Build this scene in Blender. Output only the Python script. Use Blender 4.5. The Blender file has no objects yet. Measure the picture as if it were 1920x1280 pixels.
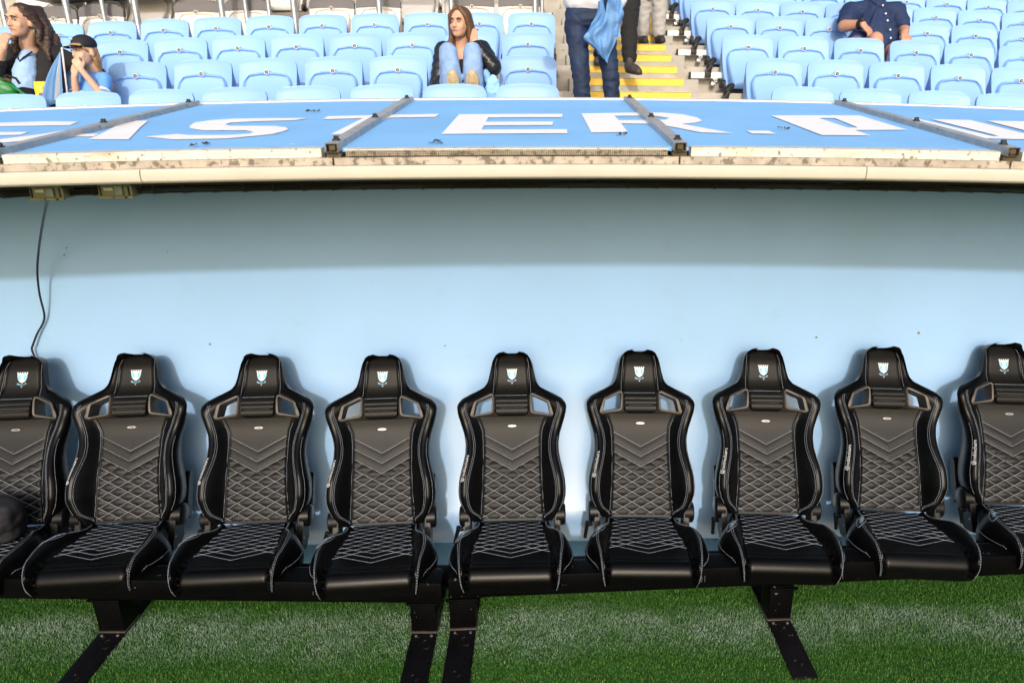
import bpy, bmesh, math, random
import numpy as np
from mathutils import Vector, Matrix, Euler
from mathutils.geometry import tessellate_polygon
from math import sin, cos, pi, radians as rad, sqrt, exp

random.seed(7)
RNG = np.random.default_rng(11)
S = bpy.context.scene
COL = S.collection

# ------------------------------------------------------------------ camera
cam_d = bpy.data.cameras.new('camera')
cam = bpy.data.objects.new('camera', cam_d); COL.objects.link(cam)
cam_d.sensor_width = 36.0; cam_d.lens = 24.0
cam_d.shift_x = -87.0 / 1920.0
cam_d.dof.use_dof = True; cam_d.dof.focus_distance = 3.3; cam_d.dof.aperture_fstop = 2.8
cam_d.clip_start = 0.05; cam_d.clip_end = 2000
cam.location = (0, 0, 2.15)
cam.rotation_euler = (rad(90 - 18.6), 0, rad(-1.5))
S.camera = cam

# ------------------------------------------------------------------ light
SUN_EL, SUN_AZ = 24.2, 1.0            # low frontal light from behind the camera, a little from the left
w = bpy.data.worlds.new('World'); S.world = w; w.use_nodes = True
nt = w.node_tree; nt.nodes.clear()
sky = nt.nodes.new('ShaderNodeTexSky'); sky.sky_type = 'NISHITA'; sky.sun_disc = False
sky.sun_elevation = rad(SUN_EL); sky.sun_rotation = rad(180 + SUN_AZ)
sky.air_density = 1.0; sky.dust_density = 4.5; sky.ozone_density = 0.7
bg = nt.nodes.new('ShaderNodeBackground'); bg.inputs['Strength'].default_value = 0.15
wo = nt.nodes.new('ShaderNodeOutputWorld')
nt.links.new(sky.outputs[0], bg.inputs[0]); nt.links.new(bg.outputs[0], wo.inputs[0])
sd = bpy.data.lights.new('sun', 'SUN'); sd.energy = 1.5; sd.angle = rad(1.7); sd.color = (1.0, 0.95, 0.88)
sun = bpy.data.objects.new('sun', sd); COL.objects.link(sun)
a, e = rad(SUN_AZ), rad(SUN_EL)
sun.rotation_euler = Vector((sin(a) * cos(e), cos(a) * cos(e), -sin(e))).to_track_quat('-Z', 'Y').to_euler()
sun.location = (-2, -6, 6)
S.view_settings.view_transform = 'Standard'; S.view_settings.look = 'None'
S.view_settings.gamma = 1.0; S.view_settings.use_curve_mapping = False
S.view_settings.exposure = 0.40

# ------------------------------------------------------------------ materials
def mat(name, col, rough=0.6, metal=0.0, var=0.0, vscale=8.0, bump=0.0, bscale=60.0, col2=None, thr=None,
        spec=0.5, sheen=0.0, detail=4.0, stretch=(1, 1, 1), coat=0.0):
    m = bpy.data.materials.new(name); m.use_nodes = True
    n = m.node_tree.nodes; l = m.node_tree.links
    b = n['Principled BSDF']
    b.inputs['Base Color'].default_value = (*col, 1); b.inputs['Roughness'].default_value = rough
    b.inputs['Metallic'].default_value = metal; b.inputs['Specular IOR Level'].default_value = spec
    if sheen: b.inputs['Sheen Weight'].default_value = sheen
    if coat:
        b.inputs['Coat Weight'].default_value = coat; b.inputs['Coat Roughness'].default_value = 0.15
    m.diffuse_color = (*col, 1)
    tc = None
    def coords():
        nonlocal tc
        if tc is None:
            t = n.new('ShaderNodeTexCoord'); mp = n.new('ShaderNodeMapping'); mp.inputs['Scale'].default_value = stretch
            l.new(t.outputs['Object'], mp.inputs[0]); tc = mp.outputs[0]
        return tc
    if var or col2:
        t = n.new('ShaderNodeTexNoise'); t.inputs['Scale'].default_value = vscale; t.inputs['Detail'].default_value = detail
        l.new(coords(), t.inputs['Vector'])
        r = n.new('ShaderNodeValToRGB')
        if col2:
            lo, hi = thr or (0.4, 0.65)
            r.color_ramp.elements[0].position = lo; r.color_ramp.elements[1].position = hi
            r.color_ramp.elements[0].color = (*col, 1); r.color_ramp.elements[1].color = (*col2, 1)
        else:
            r.color_ramp.elements[0].position = 0.3; r.color_ramp.elements[1].position = 0.7
            r.color_ramp.elements[0].color = (*[c * (1 - var) for c in col], 1)
            r.color_ramp.elements[1].color = (*[min(1, c * (1 + var)) for c in col], 1)
        l.new(t.outputs[0], r.inputs[0]); l.new(r.outputs[0], b.inputs['Base Color'])
    if bump:
        t2 = n.new('ShaderNodeTexNoise'); t2.inputs['Scale'].default_value = bscale; t2.inputs['Detail'].default_value = 3
        l.new(coords(), t2.inputs['Vector'])
        bp = n.new('ShaderNodeBump'); bp.inputs['Strength'].default_value = bump; bp.inputs['Distance'].default_value = 0.004
        l.new(t2.outputs[0], bp.inputs['Height']); l.new(bp.outputs[0], b.inputs['Normal'])
    return m

def per_object(m, amt):
    """each object of a kind a little lighter or darker than the next"""
    n = m.node_tree.nodes; l = m.node_tree.links; b = n['Principled BSDF']
    oi = n.new('ShaderNodeObjectInfo'); mr = n.new('ShaderNodeMapRange')
    mr.inputs['To Min'].default_value = 1 - amt; mr.inputs['To Max'].default_value = 1 + amt
    l.new(oi.outputs['Random'], mr.inputs[0])
    mx = n.new('ShaderNodeMix'); mx.data_type = 'RGBA'; mx.blend_type = 'MULTIPLY'; mx.inputs[0].default_value = 1
    src = b.inputs['Base Color']
    if src.is_linked: l.new(src.links[0].from_socket, mx.inputs[6])
    else: mx.inputs[6].default_value = src.default_value
    cb = n.new('ShaderNodeCombineColor')
    for k in range(3): l.new(mr.outputs[0], cb.inputs[k])
    l.new(cb.outputs[0], mx.inputs[7]); l.new(mx.outputs[2], src)
    return m

def speck(m, scale, thr, col, amount=1.0, stretch=(1, 1, 1), det=3.0):
    """second layer of stains mixed over whatever feeds the base colour"""
    n = m.node_tree.nodes; l = m.node_tree.links; b = n['Principled BSDF']
    t = n.new('ShaderNodeTexCoord'); mp = n.new('ShaderNodeMapping'); mp.inputs['Scale'].default_value = stretch
    l.new(t.outputs['Object'], mp.inputs[0])
    ns = n.new('ShaderNodeTexNoise'); ns.inputs['Scale'].default_value = scale; ns.inputs['Detail'].default_value = det
    l.new(mp.outputs[0], ns.inputs['Vector'])
    mr = n.new('ShaderNodeMapRange'); mr.inputs['From Min'].default_value = thr[0]; mr.inputs['From Max'].default_value = thr[1]
    mr.inputs['To Max'].default_value = amount
    l.new(ns.outputs[0], mr.inputs[0])
    mx = n.new('ShaderNodeMix'); mx.data_type = 'RGBA'
    l.new(mr.outputs[0], mx.inputs[0])
    src = b.inputs['Base Color']
    if src.is_linked: l.new(src.links[0].from_socket, mx.inputs[6])
    else: mx.inputs[6].default_value = src.default_value
    mx.inputs[7].default_value = (*col, 1)
    l.new(mx.outputs[2], src)
    return m

M = {}
M['leather'] = mat('black_leather', (0.0018, 0.0018, 0.0022), 0.29, var=0.25, vscale=14, bump=0.12, bscale=420, spec=0.17)
M['panel'] = mat('perforated_leather', (0.0056, 0.0057, 0.0063), 0.42, var=0.12, vscale=10, bump=0.25, bscale=600, spec=0.26)
M['headpanel'] = mat('soft_brown_black_leather', (0.0062, 0.0057, 0.0055), 0.44, var=0.12, vscale=12, bump=0.2, bscale=450, spec=0.22)
M['stitch'] = mat('grey_blue_thread', (0.25, 0.29, 0.36), 0.7)
M['print'] = mat('white_print', (0.58, 0.60, 0.64), 0.6)
M['plastic'] = mat('black_plastic', (0.004, 0.004, 0.0045), 0.36, spec=.22, var=0.2, bump=0.1, bscale=300)
M['ringpl'] = mat('dark_grey_plastic', (0.050, 0.042, 0.036), 0.5, bump=0.1, bscale=300)
M['badge'] = mat('brushed_metal', (0.26, 0.26, 0.26), 0.4, metal=0.7)
M['crestblue'] = mat('crest_blue', (0.16, 0.48, 0.80), 0.6)
M['steel'] = speck(mat('black_painted_steel', (0.0015, 0.0015, 0.0018), 0.42, var=0.3, bump=0.1, bscale=80, spec=.07), 46, (0.70, 0.74), (0.16, 0.14, 0.12), 0.6)
M['plate'] = speck(mat('black_rubber_plate', (0.0045, 0.0042, 0.0055), 0.5, var=0.3, vscale=20, bump=0.3, bscale=200, spec=.14), 60, (0.66, 0.72), (0.14, 0.15, 0.12), 0.5)
M['wall'] = speck(speck(mat('light_blue_wall_paint', (0.288, 0.468, 0.730), 0.24, var=0.035, vscale=1.6, bump=0.02, bscale=3, spec=0.45),
                  70, (0.755, 0.78), (0.22, 0.25, 0.24), 0.35), 3.0, (0.5, 0.75), (0.27, 0.43, 0.60), 0.35, (1, 1, 0.30))
speck(M['wall'], 7, (0.60, 0.72), (0.24, 0.36, 0.46), 0.16, (1, 1, 2.2), 6)
M['ceil'] = mat('blue_ceiling', (0.28, 0.45, 0.58), 0.5)
M['roofblue'] = speck(speck(mat('blue_roof_sheet', (0.225, 0.500, 0.88), 0.7, var=0.06, vscale=3, bump=0.05, bscale=8, spec=.2),
                  26, (0.72, 0.76), (0.55, 0.68, 0.85), 0.8, (0.35, 1, 1)), 70, (0.755, 0.78), (0.05, 0.05, 0.04), 0.8, (0.5, 1, 1))
M['letter'] = speck(mat('white_vinyl', (0.88, 0.885, 0.90), 0.55, var=0.03), 40, (0.72, 0.77), (0.55, 0.5, 0.42), 0.5)
M['alu'] = speck(mat('grey_aluminium', (0.44, 0.435, 0.43), 0.45, metal=0.35, var=0.15, vscale=25), 40, (0.62, 0.72), (0.16, 0.13, 0.10), 0.6)
M['trim'] = speck(speck(mat('weathered_white_trim', (0.60, 0.575, 0.515), 0.55, var=0.08, vscale=12, bump=0.2, bscale=70),
                  9, (0.54, 0.68), (0.42, 0.30, 0.15), 0.55, (1, 1, 2.5)), 60, (0.62, 0.68), (0.10, 0.085, 0.06), 0.8)
M['strip'] = speck(mat('mossy_grey_strip', (0.40, 0.35, 0.29), 0.75, var=0.2, vscale=18, bump=0.4, bscale=60), 55, (0.52, 0.62), (0.07, 0.06, 0.04), 0.75)
M['mesh'] = speck(mat('dirty_brown_edge', (0.075, 0.058, 0.032), 0.85, var=0.3, vscale=40, bump=0.6, bscale=150), 60, (0.6, 0.7), (0.28, 0.26, 0.2), 0.5)
M['fascia'] = speck(mat('cream_fascia', (0.55, 0.515, 0.45), 0.5, var=0.05, vscale=5, bump=0.05, bscale=30), 90, (0.70, 0.75), (0.30, 0.24, 0.15), 0.6)
M['dark'] = mat('dark_bracket', (0.012, 0.011, 0.010), 0.6)
M['boxgreen'] = speck(mat('dirty_socket_box', (0.17, 0.17, 0.09), 0.5, var=0.1), 60, (0.6, 0.7), (0.10, 0.09, 0.05), 0.6)
M['boxgrey'] = mat('grey_socket_lid', (0.22, 0.26, 0.25), 0.5)
M['cable'] = mat('black_cable', (0.010, 0.010, 0.010), 0.5)
M['seatblue'] = mat('light_blue_plastic', (0.245, 0.440, 0.790), 0.45, var=0.025, vscale=3, bump=0.03, bscale=200, spec=0.4)
M['seatwhite'] = mat('off_white_plastic', (0.66, 0.645, 0.62), 0.42, var=0.04, vscale=4, spec=0.4)
M['cushion'] = mat('grey_cushion', (0.15, 0.145, 0.155), 0.8, bump=0.1, bscale=200)
M['ring'] = mat('pale_badge_ring', (0.62, 0.70, 0.76), 0.5)
M['disc'] = mat('dark_badge_disc', (0.03, 0.04, 0.06), 0.5)
M['concrete'] = speck(mat('concrete', (0.40, 0.375, 0.335), 0.85, var=0.14, vscale=6, bump=0.4, bscale=60), 22, (0.66, 0.74), (0.14, 0.12, 0.09), 0.6)
M['yellow'] = speck(mat('yellow_line_paint', (0.80, 0.52, 0.055), 0.6, var=0.08, vscale=10, bump=0.1), 50, (0.66, 0.74), (0.45, 0.34, 0.12), 0.6)
M['whitebar'] = mat('white_bar', (0.74, 0.74, 0.73), 0.4, var=0.04)
M['galv'] = mat('galvanised_steel', (0.44, 0.46, 0.48), 0.38, metal=0.7, var=0.15, vscale=30)
M['desk'] = mat('dark_desk_board', (0.035, 0.033, 0.032), 0.5, var=0.2)

for k_, a_ in (('leather', .25), ('panel', .22), ('headpanel', .2), ('seatblue', .045), ('seatwhite', .05)): per_object(M[k_], a_)
speck(M['leather'], 38, (.70, .78), (.03, .028, .026), .3); speck(M['panel'], 26, (.68, .80), (.05, .045, .04), .30)
speck(M['seatblue'], 16, (.66, .80), (.42, .50, .56), .22, (1, 1, .4))

# ------------------------------------------------------------------ helpers
def link(o, parent=None):
    COL.objects.link(o)
    if parent is not None: o.parent = parent
    return o

def finish(me, m, smooth, angle):
    if m is not None:
        for q in (m if isinstance(m, (list, tuple)) else [m]): me.materials.append(q)
    if smooth:
        me.polygons.foreach_set('use_smooth', [True] * len(me.polygons))
        if angle: me.set_sharp_from_angle(angle=rad(angle))
    me.update()

def pyobj(name, vs, fs, m, parent=None, smooth=True, angle=40, loc=None):
    me = bpy.data.meshes.new(name)
    me.from_pydata([tuple(map(float, v)) for v in vs], [], [tuple(int(i) for i in f) for f in fs])
    finish(me, m, smooth, angle)
    o = bpy.data.objects.new(name, me); link(o, parent)
    if loc: o.location = loc
    return o

def bmobj(name, bm, m, parent=None, smooth=True, angle=35, loc=None, normals=True):
    if normals: bmesh.ops.recalc_face_normals(bm, faces=bm.faces)
    me = bpy.data.meshes.new(name); bm.to_mesh(me); bm.free()
    finish(me, m, smooth, angle)
    o = bpy.data.objects.new(name, me); link(o, parent)
    if loc: o.location = loc
    return o

def tag(o, label=None, cat=None, group=None, kind=None):
    if label: o['label'] = label
    if cat: o['category'] = cat
    if group: o['group'] = group
    if kind: o['kind'] = kind
    return o

def thing(name, label, cat, loc=(0, 0, 0), rz=0.0, group=None):
    o = bpy.data.objects.new(name, None); link(o)
    o.location = loc; o.rotation_euler = (0, 0, rz); o.empty_display_size = 0.1
    return tag(o, label, cat, group)

def kids(o): return [c for c in COL.objects if c.parent == o]

def copy_tree(root, KID, loc, rz=None, label=None, group=None, skip=()):
    r = root.copy(); COL.objects.link(r); r.location = loc
    if rz is not None: r.rotation_euler = (0, 0, rz)
    if label: r['label'] = label
    if group: r['group'] = group
    for ch, gs in KID:
        if ch.name.split('.')[0] in skip: continue
        c = ch.copy(); COL.objects.link(c); c.parent = r
        for g in gs:
            d = g.copy(); COL.objects.link(d); d.parent = c
    return r
def kid_table(root): return [(c, kids(c)) for c in kids(root)]

def box(bm, x0, x1, y0, y1, z0, z1, bev=0.0, mtx=None):
    r = bmesh.ops.create_cube(bm, size=1.0)
    vs = r['verts']
    for v in vs:
        v.co = Vector((x0 + (v.co.x + .5) * (x1 - x0), y0 + (v.co.y + .5) * (y1 - y0), z0 + (v.co.z + .5) * (z1 - z0)))
    if bev > 0:
        es = list({e for v in vs for e in v.link_edges})
        r2 = bmesh.ops.bevel(bm, geom=es, offset=bev, segments=2, affect='EDGES', profile=0.5)
        vs = list({v for v in vs if v.is_valid} | {v for f in r2['faces'] for v in f.verts})
    if mtx is not None:
        for v in vs: v.co = mtx @ v.co
    return vs

def cyl(bm, p0, p1, r0, r1=None, seg=12, caps=True):
    p0, p1 = Vector(p0), Vector(p1); r1 = r0 if r1 is None else r1
    d = p1 - p0
    mt = Matrix.Translation((p0 + p1) / 2) @ d.to_track_quat('Z', 'Y').to_matrix().to_4x4()
    return bmesh.ops.create_cone(bm, cap_ends=caps, segments=seg, radius1=r0, radius2=r1, depth=d.length, matrix=mt)['verts']

def ball(bm, c, r, sub=2, rot=None):
    r = (r, r, r) if not hasattr(r, '__len__') else r
    mt = Matrix.Translation(Vector(c)) @ (rot.to_4x4() if rot is not None else Matrix.Identity(4)) @ Matrix.Diagonal((*r, 1))
    return bmesh.ops.create_icosphere(bm, subdivisions=sub, radius=1.0, matrix=mt)['verts']

def tube_arrays(path, r, seg=5, closed=False):
    P = [Vector(p) for p in path]; n = len(P); vs, fs = [], []
    up = Vector((0.13, 0.2, 1.0))
    for i in range(n):
        a_ = P[(i - 1) % n] if (closed or i) else P[0]
        b_ = P[(i + 1) % n] if (closed or i < n - 1) else P[-1]
        t = (b_ - a_).normalized()
        s = t.cross(up)
        if s.length < 1e-4: s = t.cross(Vector((1, 0, 0)))
        s.normalize(); u = s.cross(t)
        rr = r[i] if hasattr(r, '__len__') else r
        for k in range(seg):
            q = 2 * pi * k / seg
            vs.append(P[i] + s * (cos(q) * rr) + u * (sin(q) * rr))
    for i in range(n if closed else n - 1):
        j = (i + 1) % n
        for k in range(seg):
            k2 = (k + 1) % seg
            fs.append((i * seg + k, i * seg + k2, j * seg + k2, j * seg + k))
    if not closed:
        fs.append(tuple(range(seg))[::-1]); fs.append(tuple((n - 1) * seg + k for k in range(seg)))
    return vs, fs

class Acc:
    """collects many small shapes into one mesh"""
    def __init__(s): s.v, s.f = [], []
    def add(s, vs, fs):
        o = len(s.v); s.v += list(vs); s.f += [tuple(i + o for i in f) for f in fs]
    def tube(s, path, r, seg=5, closed=False): s.add(*tube_arrays(path, r, seg, closed))
    def obj(s, name, m, parent=None, smooth=True, angle=50): return pyobj(name, s.v, s.f, m, parent, smooth, angle)

def dashes(acc, path, r, on=.0075, gap=.0035, seg=4):
    P = [Vector(p) for p in path]; d = [0.0]
    for a_, b_ in zip(P[:-1], P[1:]): d.append(d[-1] + (b_ - a_).length)
    def at(s):
        j = 0
        while j < len(d) - 2 and d[j + 1] < s: j += 1
        u = (s - d[j]) / max(1e-9, d[j + 1] - d[j]); return P[j].lerp(P[j + 1], min(1, max(0, u)))
    s = 0.0
    while s + on < d[-1]:
        acc.tube([at(s), at(s + on * .5), at(s + on)], r, seg); s += on + gap

def smoothstep(a_, b_, x):
    t = min(1, max(0, (x - a_) / (b_ - a_))); return t * t * (3 - 2 * t)

def lerp_table(tab, x): return float(np.interp(x, [t[0] for t in tab], [t[1] for t in tab]))

def hfsolid(us, vs_, front, back, keep=None):
    """closed cushion: a front grid and a back grid stitched along every open border"""
    nu, nv = len(us), len(vs_); N = nu * nv
    V = [front(u, v) for v in vs_ for u in us] + [back(u, v) for v in vs_ for u in us]
    F = []; edges = {}
    for j in range(nv - 1):
        for i in range(nu - 1):
            if keep and not keep((us[i] + us[i + 1]) / 2, (vs_[j] + vs_[j + 1]) / 2): continue
            a_, b_, c, d = j * nu + i, j * nu + i + 1, (j + 1) * nu + i + 1, (j + 1) * nu + i
            F.append((a_, b_, c, d)); F.append((a_ + N, d + N, c + N, b_ + N))
            for p, q in ((a_, b_), (b_, c), (c, d), (d, a_)):
                if (q, p) in edges: del edges[(q, p)]
                else: edges[(p, q)] = 1
    for p, q in edges: F.append((q, p, p + N, q + N))
    used = sorted({i for f in F for i in f}); mp = {i: k for k, i in enumerate(used)}
    return [V[i] for i in used], [tuple(mp[i] for i in f) for f in F]

def inpoly(x, y, P):
    c = False; n = len(P)
    for i in range(n):
        x1, y1 = P[i]; x2, y2 = P[(i + 1) % n]
        if (y1 > y) != (y2 > y) and x < (x2 - x1) * (y - y1) / (y2 - y1) + x1: c = not c
    return c

def text_mesh(body, size, align='CENTER', bold=0.0):
    cu = bpy.data.curves.new('txt', 'FONT'); cu.body = body; cu.size = size; cu.align_x = align; cu.align_y = 'CENTER'
    cu.offset = bold; cu.resolution_u = 2
    o = bpy.data.objects.new('txt', cu); COL.objects.link(o)
    bpy.context.view_layer.update()
    me = bpy.data.meshes.new_from_object(o.evaluated_get(bpy.context.evaluated_depsgraph_get()))
    vs = [v.co.copy() for v in me.vertices]; fs = [tuple(p.vertices) for p in me.polygons]
    bpy.data.objects.remove(o); bpy.data.curves.remove(cu); bpy.data.meshes.remove(me)
    return vs, fs
# ------------------------------------------------------------------ ground
def roofz(x, y): return 2.047 + (y - 2.25) * 0.117 - 0.008 * x * x

def ground():
    m = mat('turf_soil', (0.030, 0.100, 0.014), 0.9, var=0.3, vscale=20, bump=0.4, bscale=200)
    bm = bmesh.new()
    for x0, x1, y0, y1 in ((-300, 300, -300, 2.80),):
        bmesh.ops.create_grid(bm, x_segments=1, y_segments=1, size=1.0)
        for v in bm.verts: v.co = Vector((x0 if v.co.x < 0 else x1, y0 if v.co.y < 0 else y1, 0))
    tag(bmobj('ground', bm, m), kind='structure', label='green artificial turf in front of and under the bench')
    bm = bmesh.new(); box(bm, -300, 300, 2.80, 300, -0.4, -0.004)
    tag(bmobj('base_slab', bm, M['concrete']), kind='structure')
    # turf blades
    n = 300000
    X = RNG.uniform(-2.7, 2.6, n); Y = 1.75 + (2.84 - 1.75) * RNG.uniform(0, 1, n) ** 0.9
    # leave the steel floor plates clear
    keep = np.ones(n, bool)
    for (px0, px1, py0) in ((-1.945, -1.82, 1.2), (-0.575, -0.463, 1.2), (-0.41, -0.293, 1.2), (0.985, 1.095, 2.125)):
        keep &= ~((X > px0 + .011) & (X < px1 - .011) & (Y > py0))
    X, Y = X[keep], Y[keep]; n = len(X)
    h = RNG.uniform(0.006, 0.015, n); wd = RNG.uniform(0.0007, 0.0013, n)
    az = RNG.uniform(0, 2 * pi, n); lean = RNG.uniform(0.3, 1.3, n)
    dx, dy = np.cos(az), np.sin(az); sx, sy = -dy, dx
    V = np.zeros((n, 5, 3))
    V[:, 0] = np.stack([X - sx * wd, Y - sy * wd, np.zeros(n)], 1)
    V[:, 1] = np.stack([X + sx * wd, Y + sy * wd, np.zeros(n)], 1)
    mx, my = X + dx * h * lean * .35, Y + dy * h * lean * .35
    V[:, 2] = np.stack([mx + sx * wd * .9, my + sy * wd * .9, h * .6], 1)
    V[:, 3] = np.stack([mx - sx * wd * .9, my - sy * wd * .9, h * .6], 1)
    V[:, 4] = np.stack([X + dx * h * lean, Y + dy * h * lean, h * (1 - .22 * lean)], 1)
    me = bpy.data.meshes.new('turf_blades')
    me.vertices.add(n * 5); me.vertices.foreach_set('co', V.ravel().astype(np.float32))
    base = np.arange(n) * 5
    q = np.stack([base, base + 1, base + 2, base + 3], 1); t = np.stack([base + 3, base + 2, base + 4], 1)
    loops = np.concatenate([q.ravel(), t.ravel()])
    me.loops.add(len(loops)); me.loops.foreach_set('vertex_index', loops.astype(np.int32))
    me.polygons.add(2 * n)
    ls = np.concatenate([np.arange(n) * 4, n * 4 + np.arange(n) * 3])
    me.polygons.foreach_set('loop_start', ls.astype(np.int32))
    me.update(calc_edges=True); me.validate()
    m = bpy.data.materials.new('turf_blade'); m.use_nodes = True
    N_ = m.node_tree.nodes; L_ = m.node_tree.links; b = N_['Principled BSDF']; b.inputs['Roughness'].default_value = 0.55
    b.inputs['Specular IOR Level'].default_value = 0.25
    geo = N_.new('ShaderNodeNewGeometry')
    r = N_.new('ShaderNodeValToRGB'); r.color_ramp.elements[0].color = (0.026, 0.110, 0.009, 1); r.color_ramp.elements[1].color = (0.070, 0.205, 0.018, 1)
    el = r.color_ramp.elements.new(0.93); el.color = (0.055, 0.165, 0.018, 1)
    el = r.color_ramp.elements.new(0.97); el.color = (0.22, 0.26, 0.08, 1)
    L_.new(geo.outputs['Random Per Island'], r.inputs[0])
    # chalky pale wear line under the front of the bench
    tc = N_.new('ShaderNodeTexCoord'); sep = N_.new('ShaderNodeSeparateXYZ'); L_.new(tc.outputs['Object'], sep.inputs[0])
    n1 = N_.new('ShaderNodeTexNoise'); n1.inputs['Scale'].default_value = 1.7; n1.inputs['Detail'].default_value = 4
    L_.new(tc.outputs['Object'], n1.inputs['Vector'])
    off = N_.new('ShaderNodeMath'); off.operation = 'MULTIPLY_ADD'; off.inputs[1].default_value = 0.34; off.inputs[2].default_value = -0.17
    L_.new(n1.outputs[0], off.inputs[0])
    ys = N_.new('ShaderNodeMath'); ys.operation = 'ADD'; L_.new(sep.outputs[1], ys.inputs[0]); L_.new(off.outputs[0], ys.inputs[1])
    cr = N_.new('ShaderNodeFloatCurve') if False else N_.new('ShaderNodeValToRGB')
    mr = N_.new('ShaderNodeMapRange'); mr.inputs['From Min'].default_value = 2.20; mr.inputs['From Max'].default_value = 2.70
    L_.new(ys.outputs[0], mr.inputs[0]); L_.new(mr.outputs[0], cr.inputs[0])
    ce = cr.color_ramp.elements; ce[0].position = 0.08; ce[0].color = (0, 0, 0, 1); ce[1].position = 0.78; ce[1].color = (0, 0, 0, 1)
    for p, v in ((0.36, 0.50), (0.56, 0.66)):
        k = ce.new(p); k.color = (v, v, v, 1)
    n2 = N_.new('ShaderNodeTexNoise'); n2.inputs['Scale'].default_value = 9; n2.inputs['Detail'].default_value = 8
    L_.new(tc.outputs['Object'], n2.inputs['Vector'])
    mr2 = N_.new('ShaderNodeMapRange'); mr2.inputs['From Min'].default_value = 0.22; mr2.inputs['From Max'].default_value = 0.66
    L_.new(n2.outputs[0], mr2.inputs[0])
    ml = N_.new('ShaderNodeMath'); ml.operation = 'MULTIPLY'; L_.new(cr.outputs[0], ml.inputs[0]); L_.new(mr2.outputs[0], ml.inputs[1])
    mx = N_.new('ShaderNodeMix'); mx.data_type = 'RGBA'; L_.new(ml.outputs[0], mx.inputs[0]); L_.new(r.outputs[0], mx.inputs[6])
    mx.inputs[7].default_value = (0.33, 0.42, 0.36, 1)
    L_.new(mx.outputs[2], b.inputs['Base Color'])
    me.materials.append(m)
    o = bpy.data.objects.new('turf_blades', me); link(o)
    tag(o, 'short green turf with a chalky pale band below the bench', 'turf', kind='stuff')
ground()

# ------------------------------------------------------------------ dugout: back wall, ledge, roof
def dugout_wall():
    t = thing('dugout_wall', 'tall glossy light blue wall behind the row of black seats', 'wall', (0, 3.2, 0))
    prof = [(3.055, 0.0), (3.06, 0.06), (3.12, 0.17), (3.20, 0.36), (3.28, 0.60), (3.335, 0.84), (3.36, 1.02), (3.362, 1.4), (3.362, 1.72), (3.355, 1.94), (3.345, 2.105)]
    xs = np.linspace(-4.2, 4.2, 43)
    vs, fs = [], []
    for x in xs:
        for y, z in prof: vs.append((x, y - 3.2, z - (.008 * x * x if z > 1.9 else 0)))
    P = len(prof)
    for i in range(len(xs) - 1):
        for j in range(P - 1): fs.append((i * P + j, (i + 1) * P + j, (i + 1) * P + j + 1, i * P + j + 1))
    off = len(vs)
    for x in xs:
        for y, z in prof: vs.append((x, y - 3.2 + 0.05, z - (.008 * x * x if z > 1.9 else 0)))
    for i in range(len(xs) - 1):
        for j in range(P - 1): fs.append((off + i * P + j, off + i * P + j + 1, off + (i + 1) * P + j + 1, off + (i + 1) * P + j))
    pyobj('wall_shell', vs, fs, M['wall'], t, True, 60)
    bm = bmesh.new(); box(bm, -4.2, 4.2, 2.86 - 3.2, 3.054 - 3.2, -0.02, 0.022, 0.006)
    bmobj('floor_ledge', bm, mat('teal_floor_ledge', (0.19, 0.37, 0.46), 0.45, var=0.1), t)
    # little fixings on the wall and stains
    a_ = 0
    for x, z, s in ((-2.33, 1.485, .006), (-2.31, 1.52, .005), (-1.83, 1.50, .004), (-0.35, 0.96, .005), (0.73, 1.02, .005), (1.44, 1.03, .011), (1.98, 1.05, .013), (-1.70, 1.02, .012), (-0.50, 1.0, .012)):
        bm = bmesh.new(); cyl(bm, (x, 3.364 - 3.2, z), (x, 3.357 - 3.2, z), s * .62, s * .5, 8)
        bmobj('wall_plug', bm, mat('dirty_plug', (0.20, 0.19, 0.13), 0.8) if a_ == 0 else bpy.data.materials['dirty_plug'], t); a_ = 1
    return t
dugout_wall()

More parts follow.
